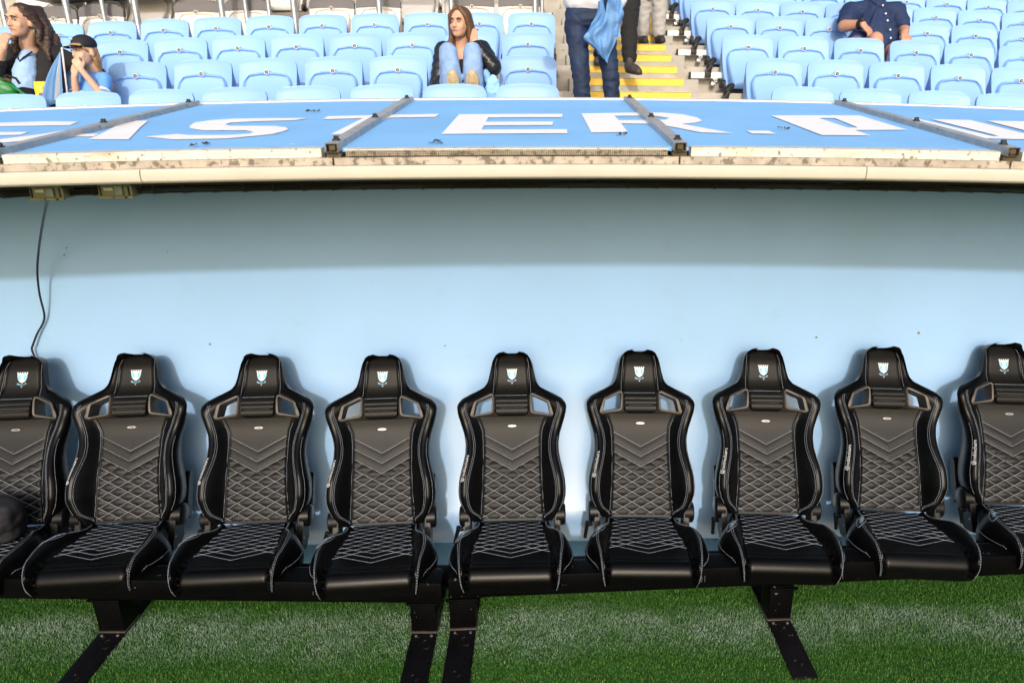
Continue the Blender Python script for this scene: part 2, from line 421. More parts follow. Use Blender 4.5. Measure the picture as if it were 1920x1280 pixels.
LET = {
'E0top': [(-2.349,3.094),(-2.273,3.08),(-2.087,3.076),(-1.908,3.018),(-1.877,2.913),(-2.015,2.927),(-2.18,2.95),(-2.248,2.956)],
'E0mid': [(-2.114,2.773),(-2.047,2.764),(-1.923,2.742),(-1.907,2.667),(-1.981,2.67),(-2.045,2.678)],
'Aleft': [(-1.945,2.542),(-1.909,2.569),(-1.83,2.661),(-1.769,2.834),(-1.745,2.962),(-1.702,3.001),(-1.604,2.981),(-1.653,2.83),(-1.699,2.733),(-1.737,2.642),(-1.75,2.598),(-1.779,2.514),(-1.839,2.47),(-1.887,2.463)],
'Abar': [(-1.748,2.597),(-1.738,2.648),(-1.6,2.632),(-1.577,2.56)],
'Aright': [(-1.602,2.979),(-1.525,2.77),(-1.406,2.471),(-1.555,2.495),(-1.606,2.682),(-1.648,2.817)],
'S': [(-1.341,2.776),(-1.37,2.885),(-1.331,2.942),(-1.249,2.977),(-1.118,2.973),(-0.939,2.95),(-0.978,2.89),(-1.126,2.878),(-1.216,2.853),(-1.215,2.8),(-1.178,2.759),(-1.002,2.735),(-0.948,2.694),(-0.917,2.636),(-0.921,2.585),(-0.938,2.524),(-0.982,2.493),(-1.062,2.444),(-1.241,2.444),(-1.381,2.528),(-1.291,2.575),(-1.243,2.544),(-1.095,2.524),(-1.024,2.546),(-1.025,2.584),(-1.067,2.628),(-1.23,2.649),(-1.309,2.715)],
'T': [(-0.876,3.001),(-0.42,3.036),(-0.425,2.94),(-0.611,2.926),(-0.642,2.509),(-0.727,2.494),(-0.714,2.918),(-0.871,2.906)],
'E': [(-0.336,3.021),(0.097,3.025),(0.092,2.917),(-0.208,2.911),(-0.208,2.785),(0.053,2.789),(0.048,2.694),(-0.208,2.683),(-0.21,2.581),(0.099,2.585),(0.097,2.489),(-0.341,2.482)],
'R': [(0.177,3.039),(0.396,3.078),(0.524,3.086),(0.606,3.034),(0.646,2.934),(0.648,2.84),(0.61,2.78),(0.547,2.739),(0.686,2.512),(0.574,2.523),(0.45,2.736),(0.313,2.738),(0.312,2.524),(0.182,2.506)],
'dot': [(0.751,2.58),(0.833,2.581),(0.84,2.509),(0.752,2.51)],
'P': [(0.982,3.032),(1.394,3.096),(1.394,2.675),(1.177,2.634),(1.176,2.506),(0.997,2.496)],
'W1': [(1.467,3.065),(1.62,3.03),(1.651,2.56),(1.682,2.571),(1.674,3.028),(1.853,3.038),(1.836,2.659),(1.831,2.531),(1.812,2.503),(1.544,2.496),(1.509,2.537)],
'W2': [(1.919,3.031),(2.208,3.075),(1.933,2.678),(1.899,2.754)],
}
HOLES = {'R': [(0.31,2.964),(0.473,2.981),(0.527,2.908),(0.501,2.853),(0.313,2.833)],
         'P': [(1.168,2.972),(1.238,2.982),(1.219,2.709),(1.175,2.695)]}

def strip_x(name, x0, x1, prof, m, parent, zref=True, n=None):
    """a bar along X with the (y, dz) outline prof, following the gentle arch of the roof"""
    n = n or max(2, int((x1 - x0) / 0.25) + 1)
    xs = np.linspace(x0, x1, n); vs, fs = [], []; P = len(prof)
    for x in xs:
        for y, z in prof: vs.append((x, y, z - 0.008 * x * x))
    for i in range(n - 1):
        for j in range(P):
            k = (j + 1) % P
            fs.append((i * P + j, i * P + k, (i + 1) * P + k, (i + 1) * P + j))
    fs.append(tuple(range(P))[::-1]); fs.append(tuple((n - 1) * P + j for j in range(P)))
    bm = bmesh.new(); bv = [bm.verts.new(v) for v in vs]
    for f in fs: bm.faces.new([bv[i] for i in f])
    return bmobj(name, bm, m, parent, True, 30)

def dugout_roof():
    t = thing('dugout_roof', 'low blue sheet roof of the dugout with white block lettering and cream fascia', 'roof')
    BX = [-2.73, -1.675, -0.637, 0.436, 1.49, 2.53]; edges = [-3.8] + BX + [3.7]
    YF, YR = 2.236, 3.60
    for i in range(len(edges) - 1):
        x0, x1 = edges[i] + .012, edges[i + 1] - .012
        n = 7; vs, fs = [], []
        for k in range(n):
            x = x0 + (x1 - x0) * k / (n - 1)
            vs += [(x, YF, roofz(x, YF)), (x, YR, roofz(x, YR)), (x, YR, roofz(x, YR) - .012), (x, YF, roofz(x, YF) - .012)]
        for k in range(n - 1):
            for j in range(4): fs.append((k * 4 + j, (k + 1) * 4 + j, (k + 1) * 4 + (j + 1) % 4, k * 4 + (j + 1) % 4))
        fs += [(0, 1, 2, 3), (4 * n - 1, 4 * n - 2, 4 * n - 3, 4 * n - 4)]
        bm = bmesh.new(); bv = [bm.verts.new(v) for v in vs]
        for f in fs: bm.faces.new([bv[q] for q in f])
        bmobj('roof_panel', bm, M['roofblue'], t, True, 30)
    # bars between the sheets: open square tube, cover cap, bolts
    for x in BX:
        y0, y1 = 2.185, 3.57
        bm = bmesh.new(); s = 0.019; n = 8
        ring = [(-s, 0), (s, 0), (s, 0.027), (-s, 0.027)]
        prev = None
        for k in range(n):
            y = y0 + (y1 - y0) * k / (n - 1); z = roofz(x, y) - .006
            cur = [bm.verts.new((x + a_, y, z + b_)) for a_, b_ in ring]
            if prev:
                for j in range(4): bm.faces.new((prev[j], prev[(j + 1) % 4], cur[(j + 1) % 4], cur[j]))
            else: first = cur
            prev = cur
        bm.faces.new(prev)
        # open front end: lip, then a dark recess with a smaller tube in it
        ins = []
        for f_, dy in ((.82, 0), (.82, .05)):
            zc = roofz(x, y0) - .006 + .0135
            ins.append([bm.verts.new((x + a_ * f_, y0 + dy, zc + (b_ - .0135) * f_)) for a_, b_ in ring])
        for j in range(4):
            bm.faces.new((first[j], first[(j + 1) % 4], ins[0][(j + 1) % 4], ins[0][j]))
            bm.faces.new((ins[0][j], ins[0][(j + 1) % 4], ins[1][(j + 1) % 4], ins[1][j]))
        bar = bmobj('roof_bar', bm, [M['alu'], M['mesh']], t, True, 30)
        for p in bar.data.polygons:
            if p.center.y < y0 + .06 and len(p.vertices) == 4 and p.area < .004: p.material_index = 1
        bm = bmesh.new(); zc = roofz(x, y0) - .006
        box(bm, x - .0150, x + .0150, y0 + .03, y0 + .048, zc + .004, zc + .023)
        bmobj('bar_recess', bm, M['mesh'], bar)
        bm = bmesh.new(); box(bm, x - .010, x + .010, y0 + .004, y0 + .03, zc + .006, zc + .022, .002)
        box(bm, x - .022, x + .024, y0 + .012, y0 + .045, zc - .022, zc - .001, .003)
        bmobj('inner_tube', bm, M['mesh'], bar)
        for yb in (2.245, 2.80, 3.50):
            bm = bmesh.new(); z = roofz(x, yb) + .0211
            cyl(bm, (x, yb, z - .001), (x, yb, z + .004), .013, .013, 12); cyl(bm, (x, yb, z + .004), (x, yb, z + .014), .009, .008, 6)
            bmobj('bolt', bm, M['dark'], bar, True, 30)
    # rear capping and front edge trims, piece by piece between the bars
    for i in range(len(edges) - 1):
        x0, x1 = edges[i], edges[i + 1]
        strip_x('rear_trim', x0 + .002, x1 - .002, [(3.601, 2.190), (3.601, 2.213), (3.66, 2.218), (3.66, 2.140)], M['trim2'], t)
        z0 = 2.0
        if i == 3:   # the middle bay has lost its white trim: the honeycomb edge shows
            strip_x('panel_edge', x0 + .036, x1 - .036, [(2.20, 2.021), (2.20, 2.038), (2.235, 2.041), (2.235, 2.021)], M['mesh'], t)
            acc = Acc()
            for k in range(3):
                xs = np.linspace(x0 + .04, x1 - .04, 60)
                acc.tube([(x, 2.1985, 2.0245 + k * .0055 - .008 * x * x) for x in xs], .0012, 4)
            for x in np.linspace(x0 + .04, x1 - .04, 150):
                acc.tube([(x, 2.199, 2.021 - .008 * x * x), (x, 2.199, 2.038 - .008 * x * x)], .0011, 4)
            o = acc.obj('honeycomb_edge', M['strip'], t)
            strip_x('panel_lip', x0 + .036, x1 - .036, [(2.198, 2.0385), (2.198, 2.0425), (2.2355, 2.0455), (2.2355, 2.0415)], M['trim'], t)
        else:
            strip_x('edge_trim', x0 + .036, x1 - .036, [(2.195, 2.019), (2.195, 2.046), (2.2355, 2.0500), (2.2355, 2.019)], M['trim'], t)
        strip_x('edge_strip', x0 + .003, x1 - .003, [(2.19, 1.9955), (2.19, 2.0180), (2.26, 2.0180), (2.26, 1.9955)], M['strip'], t)
    for x0, x1 in ((-3.8, -1.22), (-1.217, 1.02), (1.023, 3.7)):
        strip_x('fascia_board', x0, x1, [(2.170, 1.958), (2.166, 1.966), (2.166, 1.988), (2.172, 1.9945), (2.32, 1.9945), (2.32, 1.952), (2.18, 1.952)], M['fascia'], t)
    # underside
    strip_x('roof_underside', -4.0, 4.0, [(2.33, 1.985), (3.32, 2.10), (3.32, 2.115), (2.33, 2.0)], M['ceil'], t, n=20)
    # white vinyl letters lying on the sheets
    k = 0
    for nm, poly in LET.items():
        h = .0022 + .0001 * k; k += 1
        loops = [[Vector((x, y, 0)) for x, y in poly]]
        if nm in HOLES: loops.append([Vector((x, y, 0)) for x, y in HOLES[nm]])
        tris = tessellate_polygon(loops)
        flat = [p for lp in loops for p in lp]
        vs = [(p.x, p.y, roofz(p.x, p.y) + h) for p in flat]
        fs = []
        for tr in tris:
            a_, b_, c = [flat[q] for q in tr]
            fs.append(tuple(tr) if (b_ - a_).cross(c - a_).z > 0 else tuple(tr)[::-1])
        bm = bmesh.new(); bv = [bm.verts.new(v) for v in vs]
        for f in fs:
            try: bm.faces.new([bv[q] for q in f])
            except ValueError: pass
        bmesh.ops.subdivide_edges(bm, edges=[e_ for e_ in bm.edges if e_.calc_length() > .15], cuts=3)
        for v in bm.verts: v.co.z = roofz(v.co.x, v.co.y) + h
        bmesh.ops.triangulate(bm, faces=bm.faces)
        bmobj('letter', bm, M['letter'], t, False, normals=True)
    # scuffs of old leaves and dirt lying on the sheets
    return t
M['trim2'] = speck(mat('grey_white_capping', (0.60, 0.58, 0.54), 0.55, var=0.08, vscale=12), 50, (0.68, 0.74), (0.2, 0.17, 0.12), 0.6)
dugout_roof()

def litter():
    for i, (x, y, s, lab) in enumerate(((-0.335, 2.30, .03, 'dry brown leaf scraps lying near the front of the middle roof sheet beside the bar'),
                                   (-0.70, 2.34, .02, None), (-1.08, 2.30, .026, 'dark leaf scrap on the blue roof sheet below the letter S'),
                                   (0.28, 2.45, .022, 'small dry leaf on the blue roof sheet below the letter R'),
                                   (0.90, 2.62, .02, 'dark scrap of leaf on the roof right of the full stop'),
                                   (-0.98, 3.16, .03, 'black bird dropping scrap on the roof above the letter S'))):
        if lab is None: continue
        bm = bmesh.new()
        for k in range(6):
            px, py = x + random.uniform(-s, s), y + random.uniform(-s, s) * .6
            z = roofz(px, py) + .003
            r = random.uniform(.25, .6) * s; an = random.uniform(0, pi)
            pts = [(r, 0), (.3 * r, .35 * r), (-.6 * r, .25 * r), (-r, -.1 * r), (-.2 * r, -.3 * r)]
            vv = [bm.verts.new((px + a_ * cos(an) - b_ * sin(an), py + a_ * sin(an) + b_ * cos(an), z + random.uniform(0, .012))) for a_, b_ in pts]
            bm.faces.new(vv)
        tag(bmobj('dry_leaf', bm, M['leaf'], None, False), lab, 'dry leaf', 'scraps of leaf on the roof')
M['leaf'] = mat('dry_leaf_brown', (0.055, 0.04, 0.025), 0.8, var=0.4, vscale=60)
litter()

# cable tray, socket boxes and cable under the lip
def under_lip():
    t = thing('cable_tray', 'long black wire cable tray under the roof lip', 'cable tray')
    acc = Acc()
    xs = np.linspace(-3.2, 3.4, 60)
    for y, z in ((2.37, 1.935), (2.37, 1.905), (2.45, 1.900), (2.52, 1.900), (2.58, 1.935), (2.37, 1.920)):
        acc.tube([(x, y, z - .008 * x * x) for x in xs], .0028, 5)
    for x in np.arange(-3.2, 3.41, .1):
        q = -.008 * x * x
        acc.tube([(x, 2.37, 1.94 + q), (x, 2.37, 1.902 + q), (x, 2.45, 1.897 + q), (x, 2.58, 1.905 + q), (x, 2.58, 1.94 + q)], .0025, 5)
    acc.obj('tray_wire', M['dark'], t)
    acc = Acc()
    for k in range(5):
        y0 = 2.385 + k * .035
        acc.tube([(x, y0 + .006 * sin(x * 5 + k), 1.912 + .004 * k % .012 - .008 * x * x + .004 * sin(x * 9 + 2 * k)) for x in xs], .008, 6)
    acc.obj('cable_bundle', M['cable'], t)
    strip_x('tray_back', -3.3, 3.5, [(2.34, 1.93), (2.345, 1.95), (2.62, 1.965), (2.62, 1.93)], M['dark'], t, n=20)
    for i, (x0, x1, lab) in enumerate(((-1.69, -1.578, 'grimy olive socket box with the black cable plugged in, hung under the roof lip'),
                                    (-1.466, -1.352, 'grimy olive socket box without cable, hung under the roof lip'))):
        z = 1.913 - .008 * x0 * x0
        b = thing('socket_box', lab, 'socket box', ((x0 + x1) / 2, 2.37, z), 0, 'socket boxes under the roof lip')
        w_ = (x1 - x0) / 2
        bm = bmesh.new(); box(bm, -w_, w_, -.03, .03, -.016, .03, .006); bmobj('box_body', bm, M['boxgreen'], b)
        bm = bmesh.new(); box(bm, -w_ - .003, w_ + .003, -.038, -.028, -.020, -.012, .003); bmobj('box_flange', bm, M['boxgreen'], b)
        bm = bmesh.new(); box(bm, .005, .03, -.041, -.0295, -.008, .022, .003); bmobj('socket_lid', bm, M['boxgrey'], b)
        for q in ((-.048, -.044, -.0335, -.0295, -.01, .022), (.044, .048, -.0335, -.0295, -.01, .022), (-.004, 0, -.0405, -.0375, -.018, -.012), (.034, .042, -.0405, -.0375, -.0185, -.0125)):
            bm = bmesh.new(); box(bm, *q); bmobj('slot', bm, M['dark'], b)
        bm = bmesh.new(); box(bm, -.035, -.005, -.0325, -.0295, .006, .016, .001); bmobj('rating_label', bm, M['trim'], b)
    pts = [(-1.663, 2.4, 1.909), (-1.735, 2.5, 1.877), (-1.956, 2.78, 1.789), (-2.126, 2.98, 1.695), (-2.304, 3.17, 1.556), (-2.394, 3.255, 1.451), (-2.43, 3.285, 1.379), (-2.45, 3.3, 1.295), (-2.477, 3.335, 1.19), (-2.502, 3.342, 1.141), (-2.537, 3.338, 1.092), (-2.569, 3.335, 1.036), (-2.582, 3.335, 1.008), (-2.574, 3.33, 0.958), (-2.5839999999999996, 3.33, 0.9), (-2.5839999999999996, 3.31, 0.8)]
    # smooth it
    P = [Vector(p) for p in pts]; Q = []
    for i in range(len(P) - 1):
        p0, p1, p2, p3 = P[max(0, i - 1)], P[i], P[i + 1], P[min(len(P) - 1, i + 2)]
        for s in np.linspace(0, 1, 6)[:-1]:
            Q.append(.5 * ((2 * p1) + (p2 - p0) * s + (2 * p0 - 5 * p1 + 4 * p2 - p3) * s * s + (3 * p1 - p0 - 3 * p2 + p3) * s ** 3))
    vs, fs = tube_arrays(Q, .0048, 8)
    tag(pyobj('power_cable', vs, fs, M['cable']), 'thin black cable hanging from the socket box down behind the leftmost seat', 'cable')
under_lip()

# ------------------------------------------------------------------ bench frames
def bench(label, xa, xb, ya, yb, za, zb, legs, brace_side):
    ang = math.atan2(yb - ya, xb - xa); L = sqrt((xb - xa) ** 2 + (yb - ya) ** 2)
    t = thing('bench_frame', label, 'bench frame', (xa, ya, 0), ang, 'black steel frames carrying the dugout seats')
    sl = (zb - za) / L
    bm = bmesh.new()
    for v in box(bm, 0, L, 0, .10, za, za + .10, .004): v.co.z += sl * v.co.x
    bmobj('front_beam', bm, M['steel'], t)
    bm = bmesh.new()
    for v in box(bm, .02, L - .02, .103, .125, za + .04, za + .085, .003): v.co.z += sl * v.co.x
    bmobj('rear_rail', bm, M['strip2'], t)
    bm = bmesh.new()
    for v in box(bm, 0, L, .17, .25, za - .06, za + .01, .004): v.co.z += sl * v.co.x
    bmobj('back_beam', bm, M['steel'], t)
    ca, sa = cos(-ang), sin(-ang)
    for (x, w_, y0, yend) in legs:
        lx, ly = (x - xa), (y0 - ya)
        Lx, Ly = lx * ca - ly * sa, lx * sa + ly * ca
        bm = bmesh.new()
        zt = za + sl * Lx + .002
        vs = box(bm, Lx - w_ / 2, Lx + w_ / 2, Ly, Ly + .10, .020, zt, .003)
        bmobj('leg', bm, M['steel'], t)
        bm = bmesh.new(); box(bm, Lx - w_ / 2 - .003, Lx + w_ / 2 + .003, Ly - .006, Ly + .11, .013, .0195, .002)
        bmobj('foot_flange', bm, M['strip2'], t)
        bm = bmesh.new(); box(bm, Lx - w_ / 2 - .012, Lx + w_ / 2 + .012, Ly - .012, Ly + .002, zt - .012, zt - .003, .002)
        bmobj('leg_collar', bm, M['steel'], t)
        # diagonal stay behind the leg
        bm = bmesh.new(); cyl(bm, (Lx - .045, Ly + .06, zt), (Lx + .01, Ly + .30, .03), .018, .018, 8)
        bmobj('stay', bm, M['steel'], t)
        bm = bmesh.new(); box(bm, -w_ / 2, w_ / 2, yend - y0, .42, .002, .0125, .002)
        p = bmobj('floor_plate', bm, M['plate'], t)
        p.location = (Lx, Ly, 0); p.rotation_euler = (0, 0, -ang)
        acc = Acc()
        for sx in (-.3, .3):
            bm2 = bmesh.new(); cyl(bm2, (sx * w_, -.02, .0125), (sx * w_, -.02, .0175), .006, .005, 6)
            bmobj('plate_bolt', bm2, M['badge'], p)
    return t
M['strip2'] = mat('worn_brown_steel', (0.045, 0.038, 0.033), 0.5, var=0.3, vscale=30, bump=0.2)
bench('black steel bench frame under the left four seats', -3.3, -.43, 2.485, 2.405, .205, .172, [(-1.868, .112, 2.452, .9), (-.517, .110, 2.415, .9)], 1)
bench('black steel bench frame under the right five seats', -.405, 3.3, 2.425, 2.53, .178, .205, [(-.351, .112, 2.43, .9), (1.043, .104, 2.452, 2.128)], -1)
# ------------------------------------------------------------------ racing-style seats
TT = lambda t: float(np.interp(t, [0, .1, .2, .3, .4, .5, .6, .7, .8, .842, .9], [0, .0878, .1817, .2764, .3719, .4682, .5652, .6631, .762, .8036, .861]))
WS = lambda t: 0.999 + .043 * t
_raw = [(.0, .190), (.005, .194), (.029, .208), (.057, .229), (.091, .243), (.125, .251), (.163, .253), (.211, .249), (.26, .239), (.298, .230), (.346, .2215),
        (.394, .2205), (.442, .228), (.49, .242), (.539, .2545), (.572, .258), (.591, .2535), (.615, .236), (.635, .205), (.654, .168), (.673, .135),
        (.697, .119), (.731, .1095), (.775, .101), (.803, .0945), (.820, .0865), (.832, .077), (.840, .064), (.844, .050), (.846, .036)]
WTAB = [(TT(t), w_ * WS(t)) for t, w_ in _raw]
XTAB = [(TT(t), x) for t, x in ((0, .148), (.06, .146), (.16, .140), (.3, .136), (.40, .137), (.46, .142), (.505, .160), (.54, .178), (.56, .172), (.60, .125), (.63, .092), (.66, .086), (.75, .081), (.85, .074))]
ATAB = [(0, .040), (.04, .060), (.12, .082), (.22, .080), (.32, .062), (.42, .046), (.50, .034), (.55, .026), (.60, .020), (.66, .012), (.80, .006)]
TOPT = WTAB[-1][0]
def bW(t): return lerp_table(WTAB, t)
def bX(t): return lerp_table(XTAB, t)
def bN(x, t):
    w_, xi = bW(t), bX(t); ax = abs(x)
    n = .022 * exp(-((t - .20) / .16) ** 2) + .028 * exp(-((t - .54) / .07) ** 2) - .012 * smoothstep(.56, .66, t) - .020 * smoothstep(.70, TOPT, t) ** 2
    q = 0 if ax <= xi else min(1, (ax - xi) / max(.004, w_ - xi))
    n += lerp_table(ATAB, t) * (sin(pi / 2 * (q / .74) ** 1.15) if q < .74 else 1 - (.42 - .25 * smoothstep(.4, .55, t)) * ((q - .74) / .26) ** 2)
    n -= (.020 - .008 * exp(-((t - .56) / .08) ** 2)) * max(0, (q - .86) / .14) ** 2
    n -= .018 * smoothstep(TOPT - .03, TOPT, t) ** 2
    return n
TILT = rad(27)
def bP(x, t, n):     # back coordinates -> chair coordinates
    return (x, t * sin(TILT) - n * cos(TILT), t * cos(TILT) + n * sin(TILT))
OR_ = [(.1027, .640), (.083, .626), (.0857, .549), (.0958, .537), (.1807, .526), (.191, .539), (.1715, .599)]
IH_ = [(.0962, .622), (.1013, .555), (.1747, .541), (.1623, .592)]
_o = [(x * 1.025, TT(t)) for x, t in OR_]; _i = [(x * 1.025, TT(t)) for x, t in IH_]
_cx, _ct = sum(p[0] for p in _i) / 4, sum(p[1] for p in _i) / 4
ORING = [(_cx + (x - _cx) * 1.12, _ct + (t - _ct) * 1.15) for x, t in _o]; IHOLE = [(_cx + (x - _cx) * 1.13, _ct + (t - _ct) * 1.22) for x, t in _i]

def round_poly(P, r=.006, k=4):
    out = []; n = len(P)
    for i in range(n):
        p0, p1, p2 = Vector((*P[i - 1], 0)), Vector((*P[i], 0)), Vector((*P[(i + 1) % n], 0))
        a_, b_ = (p0 - p1), (p2 - p1); ra = min(r, a_.length * .4, b_.length * .4)
        s, e_ = p1 + a_.normalized() * ra, p1 + b_.normalized() * ra
        for j in range(k + 1):
            u = j / k; q = s * (1 - u) ** 2 + p1 * 2 * u * (1 - u) + e_ * u * u
            out.append((q.x, q.y))
    return out

def resample(P, n):
    P = [Vector((*p, 0)) for p in P]; P.append(P[0])
    d = [0]
    for i in range(len(P) - 1): d.append(d[-1] + (P[i + 1] - P[i]).length)
    out = []
    for k in range(n):
        s = d[-1] * k / n
        j = max(i for i in range(len(d)) if d[i] <= s + 1e-9); j = min(j, len(P) - 2)
        u = (s - d[j]) / max(1e-9, d[j + 1] - d[j]); q = P[j].lerp(P[j + 1], u); out.append((q.x, q.y))
    return out

C0 = TT(.360); DSP = .0478; SL = .545     # quilting: first chevron apex, line spacing, line slope
def quilt(x, t):
    ax = abs(x); up = t - SL * ax
    k2 = C0 - 2 * DSP
    if up > C0: return .0035
    if up > k2:
        f = ((C0 - up) / DSP) % 1.0; return .0015 + .0028 * max(0, sin(pi * f)) ** .7
    fa = ((C0 - (t - SL * ax)) / DSP) % 1.0; fb = ((C0 - (t + SL * ax)) / DSP) % 1.0
    return .0008 + .0062 * (max(0, sin(pi * fa)) * max(0, sin(pi * fb))) ** .7

# seat cushion profile: u runs from the joint forward, over the rounded front and down
SW_ = [(0, .186), (.05, .188), (.10, .205), (.15, .245), (.19, .268), (.23, .277), (.28, .275), (.33, .264), (.39, .246), (.44, .228), (.48, .210), (.54, .192)]
SC_ = [(0, .143), (.10, .150), (.20, .166), (.30, .182), (.36, .186), (.54, .186)]
SB_ = [(0, .012), (.06, .010), (.12, .030), (.18, .052), (.25, .058), (.32, .054), (.40, .044), (.46, .030), (.54, .016)]
def sPath(u):
    L1, r = .375, .055
    sl = .075
    if u <= L1: return (-u, sl * u - .012 * exp(-u / .05), 0.0)
    q = (u - L1) / r
    if q <= pi / 2 - sl: a_ = q + 0.0; return (-(L1 + r * sin(a_)), sl * L1 - r * (1 - cos(a_)) + sl * (1 - q / (pi / 2)) * r * .5, a_)
    d = u - L1 - r * (pi / 2 - sl); return (-(L1 + r) + d * .12, sl * L1 - r + .002 - d, pi / 2)
def sPt(x, u):
    w_, xc = lerp_table(SW_, u), lerp_table(SC_, u); ax = abs(x)
    y, z, a_ = sPath(u)
    q = 0 if ax <= xc else min(1, (ax - xc) / (w_ - xc))
    h = lerp_table(SB_, u) * (sin(pi * q ** .75) if q < 1 else 0) - .045 * max(0, (q - .6) / .4) ** 2
    h -= .022 * exp(-((ax - xc) / .007) ** 2) * smoothstep(.30, .39, u)
    cy, cz = -sin(a_), cos(a_)
    back = .030 * smoothstep(.25, .45, u) * smoothstep(0, 1, q)      # bolster ends set back from the front roll
    return (x, y + cy * h + back, z + cz * h)
def squilt(x, u):
    if u > .355: return 0.003
    ax = abs(x); g = (.42 - u) if False else u
    c0, sp, sl = .325, .036, .40
    up = g + sl * ax      # chevrons point forward (towards the front edge)
    if up < .0: return .003
    v = g - (-sl * ax)
    A_, B_ = g + sl * ax, g - sl * ax
    if A_ > c0: return .003
    if A_ > c0 - 2 * sp: f = ((c0 - A_) / sp) % 1; return .001 + .003 * sqrt(max(0, sin(pi * f)))
    fa, fb = ((c0 - A_) / sp) % 1, ((c0 - B_) / sp) % 1
    return .0005 + .0055 * sqrt(max(0, sin(pi * fa)) * max(0, sin(pi * fb)))

def make_seat(loc, rz, label, group):
    t = thing('dugout_seat', label, 'racing seat', loc, rz, group)
    # ---- backrest
    s_ = [-1, -.985, -.95] + list(np.linspace(-.9, .9, 45)) + [.95, .985, 1]
    tv = [0, .004, .012] + list(np.linspace(.022, TOPT - .03, 70)) + [TOPT - .02, TOPT - .012, TOPT - .005, TOPT]
    def hole(s, tt):
        x = s * bW(tt)
        return inpoly(abs(x), tt, HOLEX)
    cx_ = sum(p[0] for p in IHOLE) / 4; ct = sum(p[1] for p in IHOLE) / 4
    global HOLEX
    HOLEX = [(cx_ + (x - cx_) * 1.14, ct + (y - ct) * 1.16) for x, y in IHOLE]
    thick = lambda tt: .095 - .045 * smoothstep(.42, .56, tt)
    def bk(s, tt):
        x = s * bW(tt) * (1 - .03 * abs(s) ** 4)
        n = -thick(tt) + .070 * abs(s) ** 5 + .03 * smoothstep(TOPT - .03, TOPT, tt) + .03 * (1 - smoothstep(0, .03, tt))
        return bP(x, tt, n + .018 * exp(-((tt - .54) / .07) ** 2) - .010 * smoothstep(.56, .66, tt))
    v, f = hfsolid(s_, tv, lambda s, tt: bP(s * bW(tt), tt, bN(s * bW(tt), tt)), bk, lambda s, tt: not hole(s, tt))
    pyobj('backrest', v, f, M['leather'], t, True, 70)
    # ---- quilted centre panel
    ss = np.linspace(-1, 1, 57); tq = np.linspace(.010, TT(.525), 110)
    def cf(s, tt):
        x = s * (bX(tt) - .001); ed = smoothstep(1, .93, abs(s)) if False else min(1, (1 - abs(s)) / .06)
        return bP(x, tt, bN(s * bX(tt) * .98, tt) - .004 + (quilt(x, tt) + .005) * ed ** .5)
    def cb(s, tt): return bP(s * (bX(tt) - .001), tt, bN(s * bX(tt) * .9, tt) - .012)
    v, f = hfsolid(list(ss), list(tq), cf, cb); pyobj('centre_panel', v, f, M['panel'], t, True, 60)
    # ---- headrest pad with three sewn ribs at its foot
    HW = [(TT(.528), .060), (TT(.536), .078), (TT(.55), .0835), (TT(.63), .0855), (TT(.7), .0825), (TT(.79), .0745), (TT(.818), .069), (TT(.832), .060), (TT(.838), .050)]
    ribs = [TT(.630), TT(.598), TT(.568)]
    def hw(tt): return lerp_table(HW, tt)
    def hn(s, tt):
        base = .004 + .014 * (1 - smoothstep(TT(.60), TT(.66), tt))
        if tt < ribs[0]:
            bound = [ribs[0]] + ribs[1:] + [TT(.528)]
            for a_, b_ in zip(bound[:-1], bound[1:]):
                if b_ <= tt <= a_: base += .006 * sqrt(max(0, sin(pi * (tt - b_) / (a_ - b_)))) - .002
        ed = min(1, (1 - abs(s)) / .10) ** .5
        return bN(s * hw(tt), tt) - .005 + (base + .006) * ed * (min(1, (tt - TT(.526)) / .01) ** .5)
    v, f = hfsolid(list(np.linspace(-1, 1, 21)), list(np.linspace(TT(.528), TT(.838), 64)), lambda s, tt: bP(s * hw(tt), tt, hn(s, tt)),
                   lambda s, tt: bP(s * hw(tt), tt, bN(s * hw(tt), tt) - .012))
    pyobj('headrest_pad', v, f, M['headpanel'], t, True, 60)
    # ---- plastic frames of the two belt openings
    for sg in (-1, 1):
        O = resample(round_poly(ORING, .010), 48); I = resample(round_poly(IHOLE, .004), 48)
        # align starts
        O = sorted(O, key=lambda p: math.atan2(p[1] - ct, p[0] - cx_)); I = sorted(I, key=lambda p: math.atan2(p[1] - ct, p[0] - cx_))
        vs, fs = [], []; n = 48; RINGN = max(bN(p[0], p[1]) for p in ORING) - .004
        for k in range(n):
            (ox, ot), (ix, it) = O[k], I[k]
            nb = max(bN(ox * .8 + ix * .2, ot * .8 + it * .2), bN(ix, it)); nb = nb * .4 + .6 * RINGN
            lift = .013
            mx, mt = ix * .5 + ox * .5, it * .5 + ot * .5
            for (px, pt, pn) in ((ox, ot, bN(ox, ot) - .006), (ox * .93 + ix * .07, ot * .93 + it * .07, bN(ox, ot) + lift - .003), (mx, mt, nb + lift), (ix * .93 + ox * .07, it * .93 + ot * .07, nb + lift - .001), (ix, it, nb + lift - .004), (ix, it, -.035)):
                vs.append(bP(sg * px, pt, pn))
        m_ = 6
        for k in range(n):
            k2 = (k + 1) % n
            for j in range(m_ - 1):
                q = (k * m_ + j, k2 * m_ + j, k2 * m_ + j + 1, k * m_ + j + 1)
                fs.append(q if sg < 0 else q[::-1])
        pyobj('opening_frame', vs, fs, M['ringpl'], t, True, 50)
    # ---- stitching
    A_ = Acc(); R = .0008
    def line(pts, lift=.0015, r=R): A_.tube([bP(x, tt, bN(x, tt) + lift) for x, tt in pts], r, 4)
